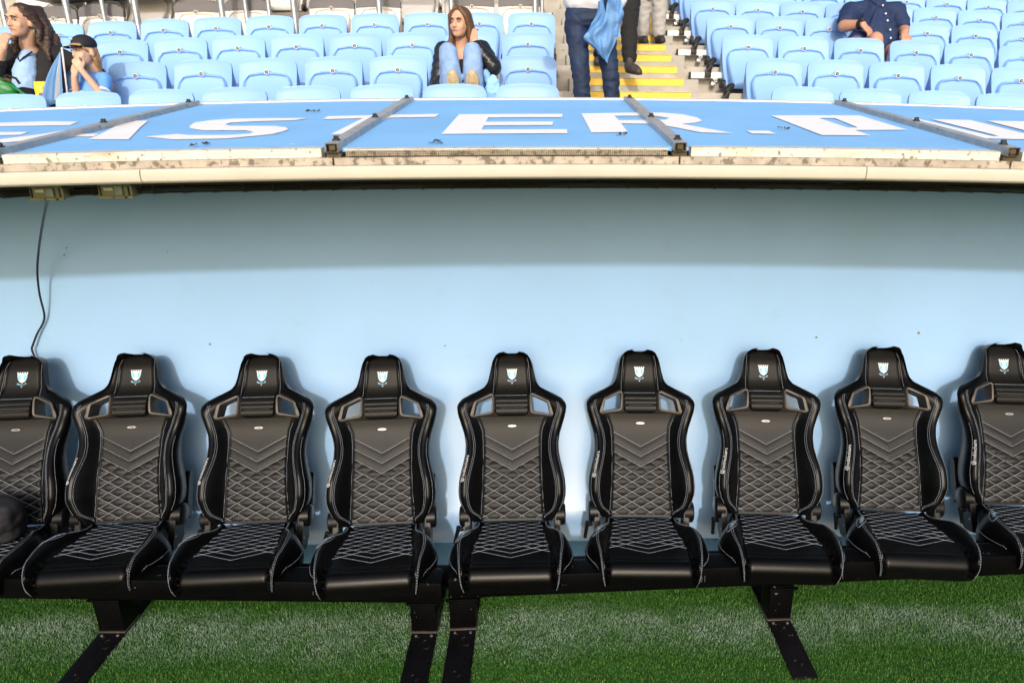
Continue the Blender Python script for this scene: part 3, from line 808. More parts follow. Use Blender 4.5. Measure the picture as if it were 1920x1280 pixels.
    for sg in (-1, 1):
        for off, k0 in ((.034, .0), (.041, .0)):
            pts = []
            for tt in np.linspace(.012, TT(.60), 50):
                q = smoothstep(0, .13, tt); o_ = off + .02 * (1 - smoothstep(TT(.5), TT(.60), tt)) * q * .4
                x = bW(tt) - o_ - .018 * (1 - smoothstep(0, .06, tt))
                x = max(x, bX(tt) + .004)
                pts.append((sg * x, tt))
            dashes(A_, [bP(x, tt, bN(x, tt) + .0016) for x, tt in pts], .0008)
        dashes(A_, [bP(sg * (bW(tt) - .010), tt, bN(sg * (bW(tt) - .010), tt) + .0014) for tt in np.linspace(.05, .40, 40)], .0008)
        dashes(A_, [bP(sg * (hw(tt) + .007), tt, bN(sg * (hw(tt) + .007), tt) + .0016) for tt in np.linspace(TT(.645), TT(.825), 20)], .0009)
        line([(sg * (bX(tt) + .003), tt) for tt in np.linspace(.03, TT(.50), 30)], .001, .0006)
    for rt in ribs:
        dashes(A_, [bP(x, rt, hn(x / hw(rt), rt) + .0022) for x in np.linspace(-.079, .079, 9)], .0011)
    # chevrons and diamonds
    def cn(x, tt): return bN(x * .98, tt) + quilt(x, tt) + .0030
    def qline(f_, x0, x1, n=24):
        seg = []
        for x in np.linspace(x0, x1, n):
            tt = f_(x)
            if .014 <= tt <= TT(.52) and abs(x) < bX(tt) - .004: seg.append(bP(x, tt, cn(x, tt)))
            else:
                if len(seg) > 1: A_.tube(seg, .00082, 4)
                seg = []
        if len(seg) > 1: A_.tube(seg, .00082, 4)
    for n in range(14):
        c = C0 - n * DSP
        if n < 3:
            qline(lambda x: c + SL * abs(x), -.15, 0); qline(lambda x: c + SL * abs(x), 0, .15)
        else:
            qline(lambda x: c + SL * x, -.15, .15, 40); qline(lambda x: c - SL * x, -.15, .15, 40)
    for n in (1, 2):       # the crossing ends beside the last chevrons
        c = C0 - n * DSP; e_ = .0439 * (3 - n)
        qline(lambda x: c - SL * x, e_, .15); qline(lambda x: c + SL * x, -.15, -e_)
    A_.obj('back_stitching', M['stitch'], t)
    # ---- small oval badge
    bt = TT(.478); vs, fs = [], []
    for k in range(20):
        q = 2 * pi * k / 20
        for r_, n_ in ((1, .002), (.9, .006)):
            vs.append(bP(.0225 * cos(q) * r_, bt + .0058 * sin(q) * r_, bN(0, bt) + n_ + .003))
    for k in range(20):
        k2 = (k + 1) % 20; fs.append((2 * k, 2 * k2, 2 * k2 + 1, 2 * k + 1))
    fs.append(tuple(2 * k + 1 for k in range(20)))
    bd = pyobj('oval_badge', vs, fs, M['badge'], t, True, 30)
    tv_, tf = text_mesh('noble', .0095, bold=.0003)
    pyobj('badge_lettering', [bP(p.x, bt + p.y, bN(0, bt) + .0098) for p in tv_], tf, M['disc'], bd, False)
    # ---- crest on the headrest: battlemented shield, stripes, arched name, star
    ht = TT(.738); hb = lambda x, tt: bN(x, tt) + .0125
    W_, Hh = .0225, .026
    def shield_pt(k):   # right half outline from the top to the tip
        return [(W_, Hh * .75), (W_ * .99, Hh * .2), (W_ * .86, -Hh * .35), (W_ * .55, -Hh * .75), (0, -Hh * 1.05)][k]
    def shp(name, poly, m_, lift, par):
        tr = tessellate_polygon([[Vector((x, y, 0)) for x, y in poly]])
        vs = [bP(x, ht + y, hn(x / hw(ht + y), ht + y) + lift) for x, y in poly]; fs = []
        for q in tr:
            p = [Vector((*poly[i], 0)) for i in q]
            fs.append(tuple(q) if (p[1] - p[0]).cross(p[2] - p[0]).z > 0 else tuple(q)[::-1])
        return pyobj(name, vs, fs, m_, par, False)
    half = [shield_pt(k) for k in range(5)]
    outline = [(W_, Hh * .75)] + half[1:] + [(-x, y) for x, y in half[-2:0:-1]] + [(-W_, Hh * .75)]
    sh = shp('crest_shield', outline, M['print'], .0012, t)
    inn = lambda x0, x1: [(x0, Hh * .45), (x0, -Hh * (.9 - abs(x0) / W_ * .75)), (x1, -Hh * (.9 - abs(x1) / W_ * .75)), (x1, Hh * .45)]
    shp('crest_stripe', inn(-W_ * .86, -W_ * .30), M['crestblue'], .0019, sh); shp('crest_stripe', inn(W_ * .30, W_ * .86), M['crestblue'], .0019, sh)
    tw = []
    for k in range(5):
        x = -W_ * .96 + k * W_ * .48
        tw.append([(x - .0032, Hh * .75), (x + .0032, Hh * .75), (x + .0036, Hh * 1.02), (x - .0036, Hh * 1.02)])
    for p in tw: shp('crest_tower', p, M['print'], .0012, sh)
    shp('crest_band', [(-W_ * .8, Hh * .50), (W_ * .8, Hh * .50), (W_ * .8, Hh * .58), (-W_ * .8, Hh * .58)], M['crestblue'], .0021, sh)
    tv_, tf = text_mesh('Malmö FF', .0115, bold=.0002)
    rr = .045
    pts = []
    for p in tv_:
        an = p.x / rr; r_ = rr - p.y
        x, y = r_ * sin(an), -Hh * 1.05 - .0075 + rr - r_ * cos(an)
        pts.append(bP(x, ht + y, hn(x / hw(ht + y), ht + y) + .0016))
    pyobj('crest_lettering', pts, tf, M['crestblue2'], sh, False)
    st = []
    for k in range(10):
        q = pi / 2 + k * pi / 5; r_ = .0042 if k % 2 == 0 else .0018
        st.append((r_ * cos(q), -Hh * 1.05 - .0175 + r_ * sin(q)))
    shp('crest_star', st, M['print'], .0016, sh)
    # ---- lettering on the left bolster
    tv_, tf = text_mesh('noblechairs', .0215, align='LEFT', bold=.0)
    def bol(px, py):     # text runs upwards along the outer face
        tt = .185 + px + .028
        x = -(bW(tt) - .0185 + py * .9)
        return bP(x, tt, bN(x, tt) + .0016)
    pyobj('bolster_lettering', [bol(p.x, p.y) for p in tv_], tf, M['print'], t, False)
    ac = Acc()
    ac.tube([bol(-.013 + .0085 * cos(q), .0085 * sin(q)) for q in np.linspace(0, 2 * pi, 15)[:-1]], .0013, 4, True)
    ac.tube([bol(-.013 + .004 * cos(q), .004 * sin(q)) for q in np.linspace(0, 2 * pi, 9)[:-1]], .0012, 4, True)
    ac.obj('bolster_logo', M['print'], t)
    # ---- seat cushion
    s2 = [-1, -.98, -.94] + list(np.linspace(-.88, .88, 45)) + [.94, .98, 1]
    uu = list(np.linspace(0, .37, 34)) + list(np.linspace(.38, .475, 14)) + [.485, .495, .503, .51]
    def sb(s, u):
        w_ = lerp_table(SW_, u) * .97; y, z, a_ = sPath(u)
        return (s * w_, max(y + (.03 if a_ > .5 else 0), -.39), min(z, 0) - .075 if u < .38 else -.070)
    v, f = hfsolid(s2, uu, lambda s, u: sPt(s * lerp_table(SW_, u), u), lambda s, u: sb(s, u))
    f = [q[::-1] for q in f]
    pyobj('seat_cushion', v, f, M['leather'], t, True, 70)
    def pf(s, u):
        xc = lerp_table(SC_, u) - .002; x = s * xc; ed = min(1, (1 - abs(s)) / .05) ** .5 * min(1, (.365 - u) / .01 + .0) ** .5 if u < .365 else 0
        p = sPt(x, u); return (p[0], p[1], p[2] - .004 + (squilt(x, u) + .0045) * ed)
    def pb(s, u):
        p = sPt(s * (lerp_table(SC_, u) - .002) * .99, u); return (p[0], p[1], p[2] - .010)
    v, f = hfsolid(list(np.linspace(-1, 1, 61)), list(np.linspace(.004, .365, 94)), pf, pb)
    f = [q[::-1] for q in f]
    pyobj('seat_panel', v, f, M['leather'], t, True, 60)
    A_ = Acc()
    def sq(f_, x0, x1, n=24):
        seg = []
        for x in np.linspace(x0, x1, n):
            u = f_(x)
            if .008 <= u <= .352 and abs(x) < lerp_table(SC_, u) - .004:
                p = sPt(x, u); seg.append((p[0], p[1], p[2] + squilt(x, u) + .0022))
            else:
                if len(seg) > 1: A_.tube(seg, .00082, 4)
                seg = []
        if len(seg) > 1: A_.tube(seg, .00082, 4)
    for n in range(15):
        c = .325 - n * .036
        if n < 3:
            sq(lambda x: c - .40 * abs(x), -.19, 0); sq(lambda x: c - .40 * abs(x), 0, .19)
        else:
            sq(lambda x: c - .40 * x, -.19, .19, 40); sq(lambda x: c + .40 * x, -.19, .19, 40)
    for sg in (-1, 1):
        for o_ in (.26, .34):
            pts = []
            for u in np.linspace(.02, .50, 40):
                w_, xc = lerp_table(SW_, u), lerp_table(SC_, u)
                qq = o_ + (.18 * smoothstep(.1, .2, u))
                x = xc + (w_ - xc) * qq; p = sPt(sg * x, u); pts.append((p[0], p[1] - .0005, p[2] + .0013))
            dashes(A_, pts, .0008)
        pts = []
        for u in np.linspace(.10, .505, 40):
            w_ = lerp_table(SW_, u); p = sPt(sg * w_ * .985, u); pts.append((p[0], p[1] - .001, p[2] + .0012))
        dashes(A_, pts, .0009)
    # patch with the short name on the left bolster
    def patch(px, py):
        u = .205 - px * .88 - py * .48; x = -(.214 - px * .48 + py * .88)
        p = sPt(x, u); return (p[0], p[1], p[2] + .0018)
    A_.tube([patch(.056 * cos(q), .018 * sin(q) * (1 - .25 * cos(q) ** 2)) for q in np.linspace(0, 2 * pi, 26)[:-1]], .001, 4, True)
    A_.obj('seat_stitching', M['stitch'], t)
    tv_, tf = text_mesh('noble', .026, bold=.0004)
    pyobj('seat_lettering', [patch(p.x + .004, p.y) for p in tv_], tf, M['printblue'], t, False)
    # ---- recliner covers, side brackets, lever, slide rails
    for sg in (-1, 1):
        bm = bmesh.new()
        cyl(bm, (sg * .206, .020, .018), (sg * .246, .020, .018), .053, .051, 28); cyl(bm, (sg * .246, .020, .018), (sg * .252, .020, .018), .051, .042, 28)
        bmobj('recliner_cover', bm, M['plastic'], t, True, 40)
        bm = bmesh.new()
        prof = [(.050, .02), (.03, -.10), (-.03, -.13), (-.11, -.10), (-.075, -.055), (-.045, -.01), (-.02, .045), (.03, .05)]
        a_ = [bm.verts.new((sg * .198, y, z)) for y, z in prof]; b_ = [bm.verts.new((sg * .226, y, z)) for y, z in prof]
        bm.faces.new(a_); bm.faces.new(b_[::-1])
        for k in range(len(prof)): bm.faces.new((a_[k], b_[k], b_[(k + 1) % len(prof)], a_[(k + 1) % len(prof)]))
        bmesh.ops.bevel(bm, geom=list(bm.edges), offset=.004, segments=2, affect='EDGES')
        bmobj('side_bracket', bm, M['plastic'], t, True, 40)
        bm = bmesh.new()
        cyl(bm, (sg * .227, -.062, -.052), (sg * .232, -.062, -.052), .007, .006, 8)
        bmobj('bracket_bolt', bm, M['badge'], t)
        bm = bmesh.new()
        pr = [bP(0, tt, n) for tt, n in ((-.01, -.10), (.02, -.055), (.20, -.062), (.225, -.075), (.225, -.105), (.20, -.115), (.02, -.115))]
        a_ = [bm.verts.new((sg * .212, p[1], p[2])) for p in pr]; b_ = [bm.verts.new((sg * .240, p[1], p[2])) for p in pr]
        bm.faces.new(a_); bm.faces.new(b_[::-1])
        for k in range(len(pr)): bm.faces.new((a_[k], b_[k], b_[(k + 1) % len(pr)], a_[(k + 1) % len(pr)]))
        bmesh.ops.bevel(bm, geom=list(bm.edges), offset=.005, segments=2, affect='EDGES')
        bmobj('back_bracket', bm, M['plastic'], t, True, 40)
        bm = bmesh.new(); box(bm, sg * .15 - .02, sg * .15 + .02, -.36, .02, -.105, -.080, .003); bmobj('slide_rail', bm, M['steel'], t)
    bm = bmesh.new()
    cyl(bm, (-.234, -.015, -.03), (-.258, -.02, -.032), .010, .010, 10)
    cyl(bm, (-.258, -.015, -.025), (-.270, -.075, -.062), .010, .008, 10); ball(bm, (-.258, -.015, -.025), .0115, 2); ball(bm, (-.270, -.075, -.062), .0095, 2)
    bmobj('recline_lever', bm, M['plastic'], t, True, 60)
    return t
M['crestblue2'] = mat('crest_lettering_blue', (0.20, 0.45, 0.68), 0.6)
M['printblue'] = mat('pale_blue_print', (0.42, 0.55, 0.68), 0.6)
SEATS = [(-2.508, 2.842, .300, 4, 'black racing-style dugout seat at the left end of the row, dark bag on it'),
         (-1.983, 2.859, .300, 4, 'black racing-style dugout seat second from the left, above the left slanting floor plate'),
         (-1.370, 2.840, .298, 3, 'black racing-style dugout seat third from the left'),
         (-0.764, 2.815, .295, 3.5, 'black racing-style dugout seat fourth from the left, next left of the bench gap'),
         (-0.145, 2.825, .300, .5, 'black racing-style dugout seat in the middle of the row, right of the bench gap'),
         (0.476, 2.840, .300, -2, 'black racing-style dugout seat sixth from the left, next right of the middle seat'),
         (1.096, 2.848, .300, -4, 'black racing-style dugout seat third from the right, above the right bench leg'),
         (1.707, 2.862, .300, -5, 'black racing-style dugout seat second from the right end'),
         (2.350, 2.894, .302, -5, 'black racing-style dugout seat at the right end of the row')]
x, y, z, r_, lab = SEATS[0]
proto = make_seat((x, y, z), rad(r_), lab, 'black racing-style seats in the dugout')
KT = kid_table(proto)
for x, y, z, r_, lab in SEATS[1:]:
    x *= .993
    c_ = copy_tree(proto, KT, (x, y, z), rad(r_), lab)
    c_.rotation_euler = (rad(random.uniform(-.7, .7)), rad(random.uniform(-.4, .4)), rad(r_))

def bag():
    t = thing('dark_bag', 'crumpled dark bag lying on the leftmost dugout seat', 'bag', (-2.50, 2.72, .33))
    bm = bmesh.new(); ball(bm, (0, 0, .07), (.155, .115, .115), 5)
    from mathutils import noise
    for v in bm.verts:
        p = v.co.copy(); q = noise.fractal(p * 9, 1.0, 2.0, 3) * .022 + abs(noise.noise(p * 5)) * .03
        v.co += (p - Vector((0, 0, .07))).normalized() * q
        v.co.z = max(v.co.z, 0)
    bmobj('bag_body', bm, mat('dark_nylon', (0.010, 0.010, 0.014), 0.6, var=.3, bump=.3, bscale=60), t)
    vs, fs = tube_arrays([(-.05, -.06, .16), (0, -.09, .19), (.06, -.07, .17), (.10, -.03, .12)], .008, 6)
    pyobj('bag_strap', vs, fs, M['cable'], t)
bag()
# ------------------------------------------------------------------ stand: terrace, stairs, tip-up seats
def sag(x): return -0.0055 * x * x
def rowF(k): return 1.84 + .23 * k            # floor of row k
def rowD(k): return 5.06 + .64 * k            # seat backs of row k
AX0, AX1 = .20, 1.32                           # aisle blocks
def slab_x(name, x0, x1, y0, y1, z0, z1, m, parent, bev=.004, step=.4):
    bm = bmesh.new(); n = max(1, int((x1 - x0) / step)); xs = np.linspace(x0, x1, n + 1)
    ring = [(y0, z0), (y0, z1 - bev), (y0 + bev, z1), (y1, z1), (y1, z0)]
    prev = None
    for x in xs:
        cur = [bm.verts.new((x, y, z + sag(x))) for y, z in ring]
        if prev:
            for j in range(5): bm.faces.new((prev[j], cur[j], cur[(j + 1) % 5], prev[(j + 1) % 5]))
        else: bm.faces.new(cur)
        prev = cur
    bm.faces.new(prev[::-1])
    return bmobj(name, bm, m, parent, True, 30)

def terrace():
    t = thing('terrace', 'stepped concrete terrace of the stand with a stair between the seat blocks', 'terrace')
    tag(t, kind='structure'); del t['category']
    for k in range(-1, 12):
        slab_x('terrace_step', -9.5, 10, 5.112 + .64 * (k - 1), 5.112 + .64 * k - .002, rowF(k) - .42, rowF(k), M['concrete'], t)
    slab_x('front_wall', -9.5, 10, 3.70, 3.83, -.2, 1.66, M['concrete'], t)
    for j in range(-2, 18):
        y0 = 5.432 + .32 * (j - 1); z1 = 2.185 + .115 * (j - 1)
        if j % 2 == 1:
            slab_x('stair_block', AX0 + .05, AX1 + .01, y0, y0 + .318, z1 - .16, z1 - .0015, M['concrete2'], t)
            yy = y0 - .0025
        else:
            yy = y0 - .0025
        slab_x('nosing_stripe', .33, 1.205, yy - .002, yy, z1 - .056, z1 - .004, M['yellow'], t, .001)
        slab_x('nosing_stripe', .33, 1.205, yy, yy + .035, z1 + .0005, z1 + .0035, M['yellow'], t, .001)
    return t
M['concrete2'] = speck(mat('grey_concrete_block', (0.37, 0.36, 0.33), 0.85, var=0.10, vscale=9, bump=0.4, bscale=60), 26, (0.66, 0.74), (0.12, 0.11, 0.09), 0.6)
terrace()

def make_tip_seat(label, group, mt, cushion=False):
    t = thing('stadium_seat', label, 'stadium seat', (0, 0, 0), 0, group)
    # back shell: origin at the top centre of the back; local z down to -.45
    H_ = .44
    def w_(z):   # half width at depth z below the top
        w0 = .218 - .02 * smoothstep(.20, .44, z)
        if z < .05: w0 -= .05 * (1 - sqrt(max(0, 1 - ((.05 - z) / .05) ** 2)))
        return w0
    def yb(x, z): return -.16 * (z / H_) ** 1.25 - .035 * (abs(x) / .22) ** 3.0 + .012 * exp(-(z / .02) ** 2)
    zs = [0, .002, .006, .012, .02, .03, .04, .05] + list(np.linspace(.07, H_, 14)); ss = list(np.linspace(-1, 1, 23))
    top = lambda x: -.018 * (abs(x) / .2) ** 2.2
    fr = lambda s, z: (s * w_(z), yb(s * w_(z), z), -z + top(s * w_(z)) * (1 - z / H_))
    bk = lambda s, z: (s * w_(z) * .99, (1 - smoothstep(.03, .16, z)) * (yb(s * w_(z), z) + .022 - .018 * exp(-(z / .012) ** 2)) + smoothstep(.03, .16, z) * (.022 - .02 * abs(s) ** 6), -z + top(s * w_(z)) * (1 - z / H_) - .001)
    v, f = hfsolid(ss, zs, fr, bk); f = [q[::-1] for q in f]
    pyobj('seat_back', v, f, mt, t, True, 50)
    # folded pan: arched rim, recessed field
    PW, PZ0, PZ1 = .183, .108, .445
    def pw(z):
        d = z - PZ0
        r = .075
        return PW - .012 * smoothstep(.2, .44, z) - (r * (1 - sqrt(max(0, 1 - ((r - d) / r) ** 2))) if d < r else 0)
    def parch(x): return -.024 * (abs(x) / PW) ** 2 
    zs = [PZ0 + q for q in (0, .001, .003, .006, .010, .014, .018, .022, .028, .036, .05, .065)] + list(np.linspace(PZ0 + .085, PZ1, 12))
    ss = sorted(set([round(float(q), 4) for q in np.linspace(-1, 1, 25)] + [s * q for s in (-1, 1) for q in (.875, .90, .93, .96, .985)]))
    def rim(x, z):
        w0 = pw(z); e_ = min(w0 - abs(x), (z - PZ0))
        return .024 * (1 - smoothstep(.010, .021, e_)) - .014 * (1 - smoothstep(0, .006, e_))
    def pfr(s, z):
        x = s * pw(z)
        prot = .030 + .125 * smoothstep(PZ0, PZ1, z) ** 1.3 - .045 * max(0, (z - .38) / .065) ** 2
        return (x, yb(x * .8, z) - prot - rim(x, z) + .012 * (1 - abs(s)) * 0, -z + parch(x) * (1 - (z - PZ0) / .34))
    def pbk(s, z):
        x = s * pw(z) * .98; return (x, yb(x, z) - .002, -z + parch(x) * (1 - (z - PZ0) / .34))
    v, f = hfsolid(ss, zs, pfr, pbk); f = [q[::-1] for q in f]
    pan = pyobj('seat_pan', v, f, mt, t, True, 50)
    # number badge at the crown of the arch
    bm = bmesh.new(); y0 = yb(0, PZ0) - .030
    z0 = -PZ0 - .001
    cyl(bm, (0, y0 + .02, z0), (0, y0 - .030, z0), .0190, .0180, 18); rg = bmobj('badge_ring', bm, M['ring'] if not cushion else mt, pan, True, 40)
    bm = bmesh.new(); cyl(bm, (0, y0 - .0295, z0), (0, y0 - .0325, z0), .0130, .0130, 14); bmobj('number_disc', bm, M['disc'], pan)
    bm = bmesh.new(); cyl(bm, (0.0015, y0 - .0322, z0), (0.0015, y0 - .034, z0), .0045, .004, 8); bmobj('number_mark', bm, M['print'], pan)
    # bracket and pivot
    for sg in (-1, 1):
        bm = bmesh.new(); box(bm, sg * .212 - .012, sg * .212 + .012, -.21, -.06, -.44, -.40, .006); cyl(bm, (sg * .196, -.15, -.40), (sg * .228, -.15, -.40), .03, .03, 12)
        bmobj('pivot', bm, M['dark'], t)
    if cushion:
        zs = [-.012, -.006, .004, .02, .045, .07, .09, .098]
        v, f = hfsolid(list(np.linspace(-1, 1, 17)), zs, lambda s, z: (s * (w_(max(z, .0)) + .004) * (1 if z > 0 else .97), yb(s * .2, max(z, 0)) - .014 - .006 * sin(pi * min(1, max(0, (z + .012) / .11))), -z + top(s * .2) + .004),
                       lambda s, z: (s * (w_(max(z, .0)) + .003) * (1 if z > 0 else .97), yb(s * .2, max(z, 0)) + .026, -z + top(s * .2) + .004))
        f = [q[::-1] for q in f]
        pyobj('back_cushion', v, f, M['cushion'], t, True, 50)
    return t

ORD = ['first', 'second', 'third', 'fourth', 'fifth', 'sixth', 'seventh', 'eighth', 'ninth', 'tenth', 'eleventh', 'twelfth', 'thirteenth', 'fourteenth', 'fifteenth']
ROW = ['front', 'second', 'third', 'fourth', 'fifth', 'sixth', 'seventh']
GB = 'light blue tip-up seats in the stand'
GW = 'white tip-up seats at the press desks'
protoB = make_tip_seat('x', GB, M['seatblue']); KB = kid_table(protoB)
protoC = make_tip_seat('x', GW, M['seatwhite'], True); KC = kid_table(protoC)
protoW = make_tip_seat('x', GW, M['seatwhite']); KW = kid_table(protoW)
used = {}
def put(proto, K, x, k, lab, group, dz=0, skip=()):
    loc = (x + random.uniform(-.004, .004), rowD(k) + .012, 2.335 + .23 * k + sag(x) + dz)
    rz = rad(random.uniform(-.8, .8))
    if proto.name not in used and not skip:
        used[proto.name] = 1; proto.location = loc; proto.rotation_euler = (0, 0, rz); proto['label'] = lab; return proto
    return copy_tree(proto, K, loc, rz, lab, group, skip)
def pan_open(seat, mt):
    bm = bmesh.new(); box(bm, -.185, .185, -.52, -.14, -.415, -.385, .012); bmobj('seat_pan', bm, mt, seat)
OCC = {(1, 1): 'light blue seat under the girl in the puffer jacket', (1, 7): 'light blue seat behind the child in the black cap', (1, 8): 'light blue seat behind the woman with the green bag'}
LROWS = {0: (-.085, .500, 11), 1: (-.085, .496, 11), 2: (-.090, .4865, 12), 3: (-.065, .4805, 12)}
for k, (x0, p, n) in LROWS.items():
    for i in range(n):
        occ = OCC.get((k, i))
        nm = 'next to the stair' if i == 0 else f'{ORD[i]} from the stair'
        lab = occ or f'light blue seat {nm} in the {ROW[k]} row left of the stair'
        s = put(protoB, KB, x0 - p * i, k, lab, GB, skip=('seat_pan',) if occ else ())
        if occ: pan_open(s, M['seatblue'])
RROWS = {0: (1.84, .487, 8), 1: (1.824, .489, 8), 2: (1.787, .484, 8), 3: (1.788, .4655, 9), 4: (1.755, .460, 9), 5: (1.75, .458, 9), 6: (1.75, .456, 10)}
for k, (x0, p, n) in RROWS.items():
    for i in range(n):
        occ = (k, i) == (3, 3)
        nm = 'next to the stair' if i == 0 else f'{ORD[i]} from the stair'
        lab = 'light blue seat under the man in the navy shirt' if occ else f'light blue seat {nm} in the {ROW[k]} row right of the stair'
        s = put(protoB, KB, x0 + p * i, k, lab, GB, skip=('seat_pan',) if occ else ())
        if occ: pan_open(s, M['seatblue'])
for i, x in enumerate((-.184, -.666, -1.597, -2.065, -2.907, -3.40, -4.343, -4.807)):
    put(protoC, KC, x, 4, f'white seat with a grey back cushion, {ORD[i]} such seat from the stair', GW, dz=.0)
for k in (5, 6):
    for i in range(12):
        x = -.35 - .475 * i - (.2 if k == 6 else 0)
        if i % 6 == 5 and k == 5: continue
        put(protoW, KW, x, k, f'bare white seat {ORD[i]} from the stair in the {"upper" if k == 6 else "lower"} bare white row', GW, dz=.02)

# white bars on brackets and black arms at the row ends beside the stair
def row_end(k, side):
    x = 1.30 if side > 0 else .155
    L = .30 if side > 0 else -.30
    D = 5.112 + .64 * k
    z = rowF(k) + .155 + sag(x)
    nm = ROW[k] + ' row ' + ('right' if side > 0 else 'left') + ' of the stair'
    t = thing('seat_rail', f'white seat rail with black end cap, {nm}', 'seat rail', (x, D, z), 0, 'white seat rails at the row ends')
    x0, x1 = (0.012, L + .06) if side > 0 else (L, -.012)
    bm = bmesh.new(); box(bm, x0, x1, -.10, -.045, -.024, .024, .004); bmobj('rail', bm, M['whitebar'], t)
    bm = bmesh.new(); box(bm, *((0, .0115) if side > 0 else (-.0115, 0)), -.103, -.042, -.028, .028, .003); bmobj('end_cap', bm, M['dark'], t)
    xb = .225 if side > 0 else -.17
    bm = bmesh.new(); box(bm, xb - .018, xb + .018, -.0445, -.005, -.05, .02, .003); box(bm, xb - .022, xb + .022, -.108, -.03, -.032, -.0245, .002)
    cyl(bm, (xb, -.11, -.04), (xb, -.09, -.04), .015, .015, 10); box(bm, xb - .03, xb + .012, -.09, -.004, -.085, -.055, .003)
    bmobj('rail_bracket', bm, M['galv'], t)
    bm = bmesh.new(); cyl(bm, (xb, -.113, -.04), (xb, -.111, -.04), .007, .007, 6); bmobj('bracket_bolt', bm, M['dark'], t)
    if side > 0:
        bm = bmesh.new()
        xa = .155
        box(bm, xa - .027, xa + .027, -.125, -.104, -.02, .045, .006)
        P = [(xa + .004, -.112, .03), (xa + .012, -.110, .08), (xa + .030, -.095, .115), (xa + .060, -.06, .125)]
        v_, f_ = tube_arrays(P, [.025, .025, .025, .024], 8)
        bv = [bm.verts.new(q) for q in v_]
        for q in f_: bm.faces.new([bv[i] for i in q])
        bmobj('seat_arm', bm, M['dark'], t, True, 40)
    return t
for k in range(1, 6): row_end(k, 1)
for k in range(1, 6): row_end(k, -1)

# press desks: dark boards on galvanised posts behind the blue rows
def press_desk(x0, x1, posts, lab, low=False):
    t = thing('press_desk', lab, 'press desk', (0, 7.3, 0), 0, 'press desks at the top left')
    zt = 3.66
    bm = bmesh.new()
    n = 8; xs = np.linspace(x0, x1, n); prev = None
    for x in xs:
        cur = [bm.verts.new((x, y, zt + z + sag(x))) for y, z in ((-.12, 0), (.32, 0), (.32, .03), (-.12, .03))]
        if prev:
            for j in range(4): bm.faces.new((prev[j], cur[j], cur[(j + 1) % 4], prev[(j + 1) % 4]))
        else: bm.faces.new(cur)
        prev = cur
    bm.faces.new(prev[::-1]); bmobj('desk_board', bm, M['desk'], t)
    for (x, y, r) in posts:
        bm = bmesh.new(); cyl(bm, (x, y, 2.50), (x, y, zt + sag(x) - .001), r, r, 14)
        cyl(bm, (x, y, zt + sag(x) - .014), (x, y, zt + sag(x) - .0015), r + .02, r + .02, 14)
        bmobj('post', bm, M['galv'], t, True, 40)
        bm = bmesh.new(); box(bm, x - .05, x + .035, y + .02, y + .12, zt + sag(x) - .055, zt + sag(x) - .0025, .004); bmobj('desk_bracket', bm, M['dark'], t)
    if low:
        bm = bmesh.new(); prev = None
        for x in np.linspace(x0, x1 + .25, 8):
            cur = [bm.verts.new((x, .62 + y, 3.385 + z + sag(x))) for y, z in ((-.12, 0), (.30, 0), (.30, .05), (-.12, .05))]
            if prev:
                for j in range(4): bm.faces.new((prev[j], cur[j], cur[(j + 1) % 4], prev[(j + 1) % 4]))
            else: bm.faces.new(cur)
            prev = cur
        bm.faces.new(prev[::-1]); bmobj('lower_board', bm, M['desk'], t)
    return t
def px(x, D): return (x - 1012) * D * .962 / 1280
press_desk(-5.2, -4.02, [(px(85, 7.3), -.02, .030), (px(183, 7.2), -.02, .030), (px(254, 7.5), .2, .022)], 'dark press desk board on galvanised posts at the far left', True)
press_desk(-4.0, -2.4, [(px(302, 7.2), -.02, .030), (px(452, 7.2), -.02, .028), (px(500, 7.5), .2, .022)], 'dark press desk on posts behind the second pair of cushioned seats')
press_desk(-2.38, -1.05, [(px(579, 7.2), -.02, .030), (px(729, 7.2), -.02, .028), (px(540, 7.5), .2, .022)], 'dark press desk on posts behind the pair of cushioned seats left of the girl')
press_desk(-1.03, .05, [(px(857, 7.2), -.02, .028), (px(1006, 7.2), -.02, .030), (px(1018, 7.5), .2, .02)], 'dark press desk on posts nearest the stair')
# ------------------------------------------------------------------ people
def skin_mat(n, c): return mat(n, c, 0.5, var=0.05, vscale=30, spec=0.35)
SK1 = skin_mat('fair_skin', (0.56, 0.335, 0.235)); SK2 = skin_mat('tanned_skin', (0.50, 0.26, 0.17)); SK3 = skin_mat('pale_skin', (0.60, 0.385, 0.285))
LIP = mat('lips', (0.42, 0.15, 0.13), 0.45); EYEW = mat('eye_white', (0.62, 0.60, 0.58), 0.3); EYED = mat('dark_iris', (0.03, 0.022, 0.018), 0.25); BROW = mat('brow_hair', (0.07, 0.042, 0.025), 0.8)

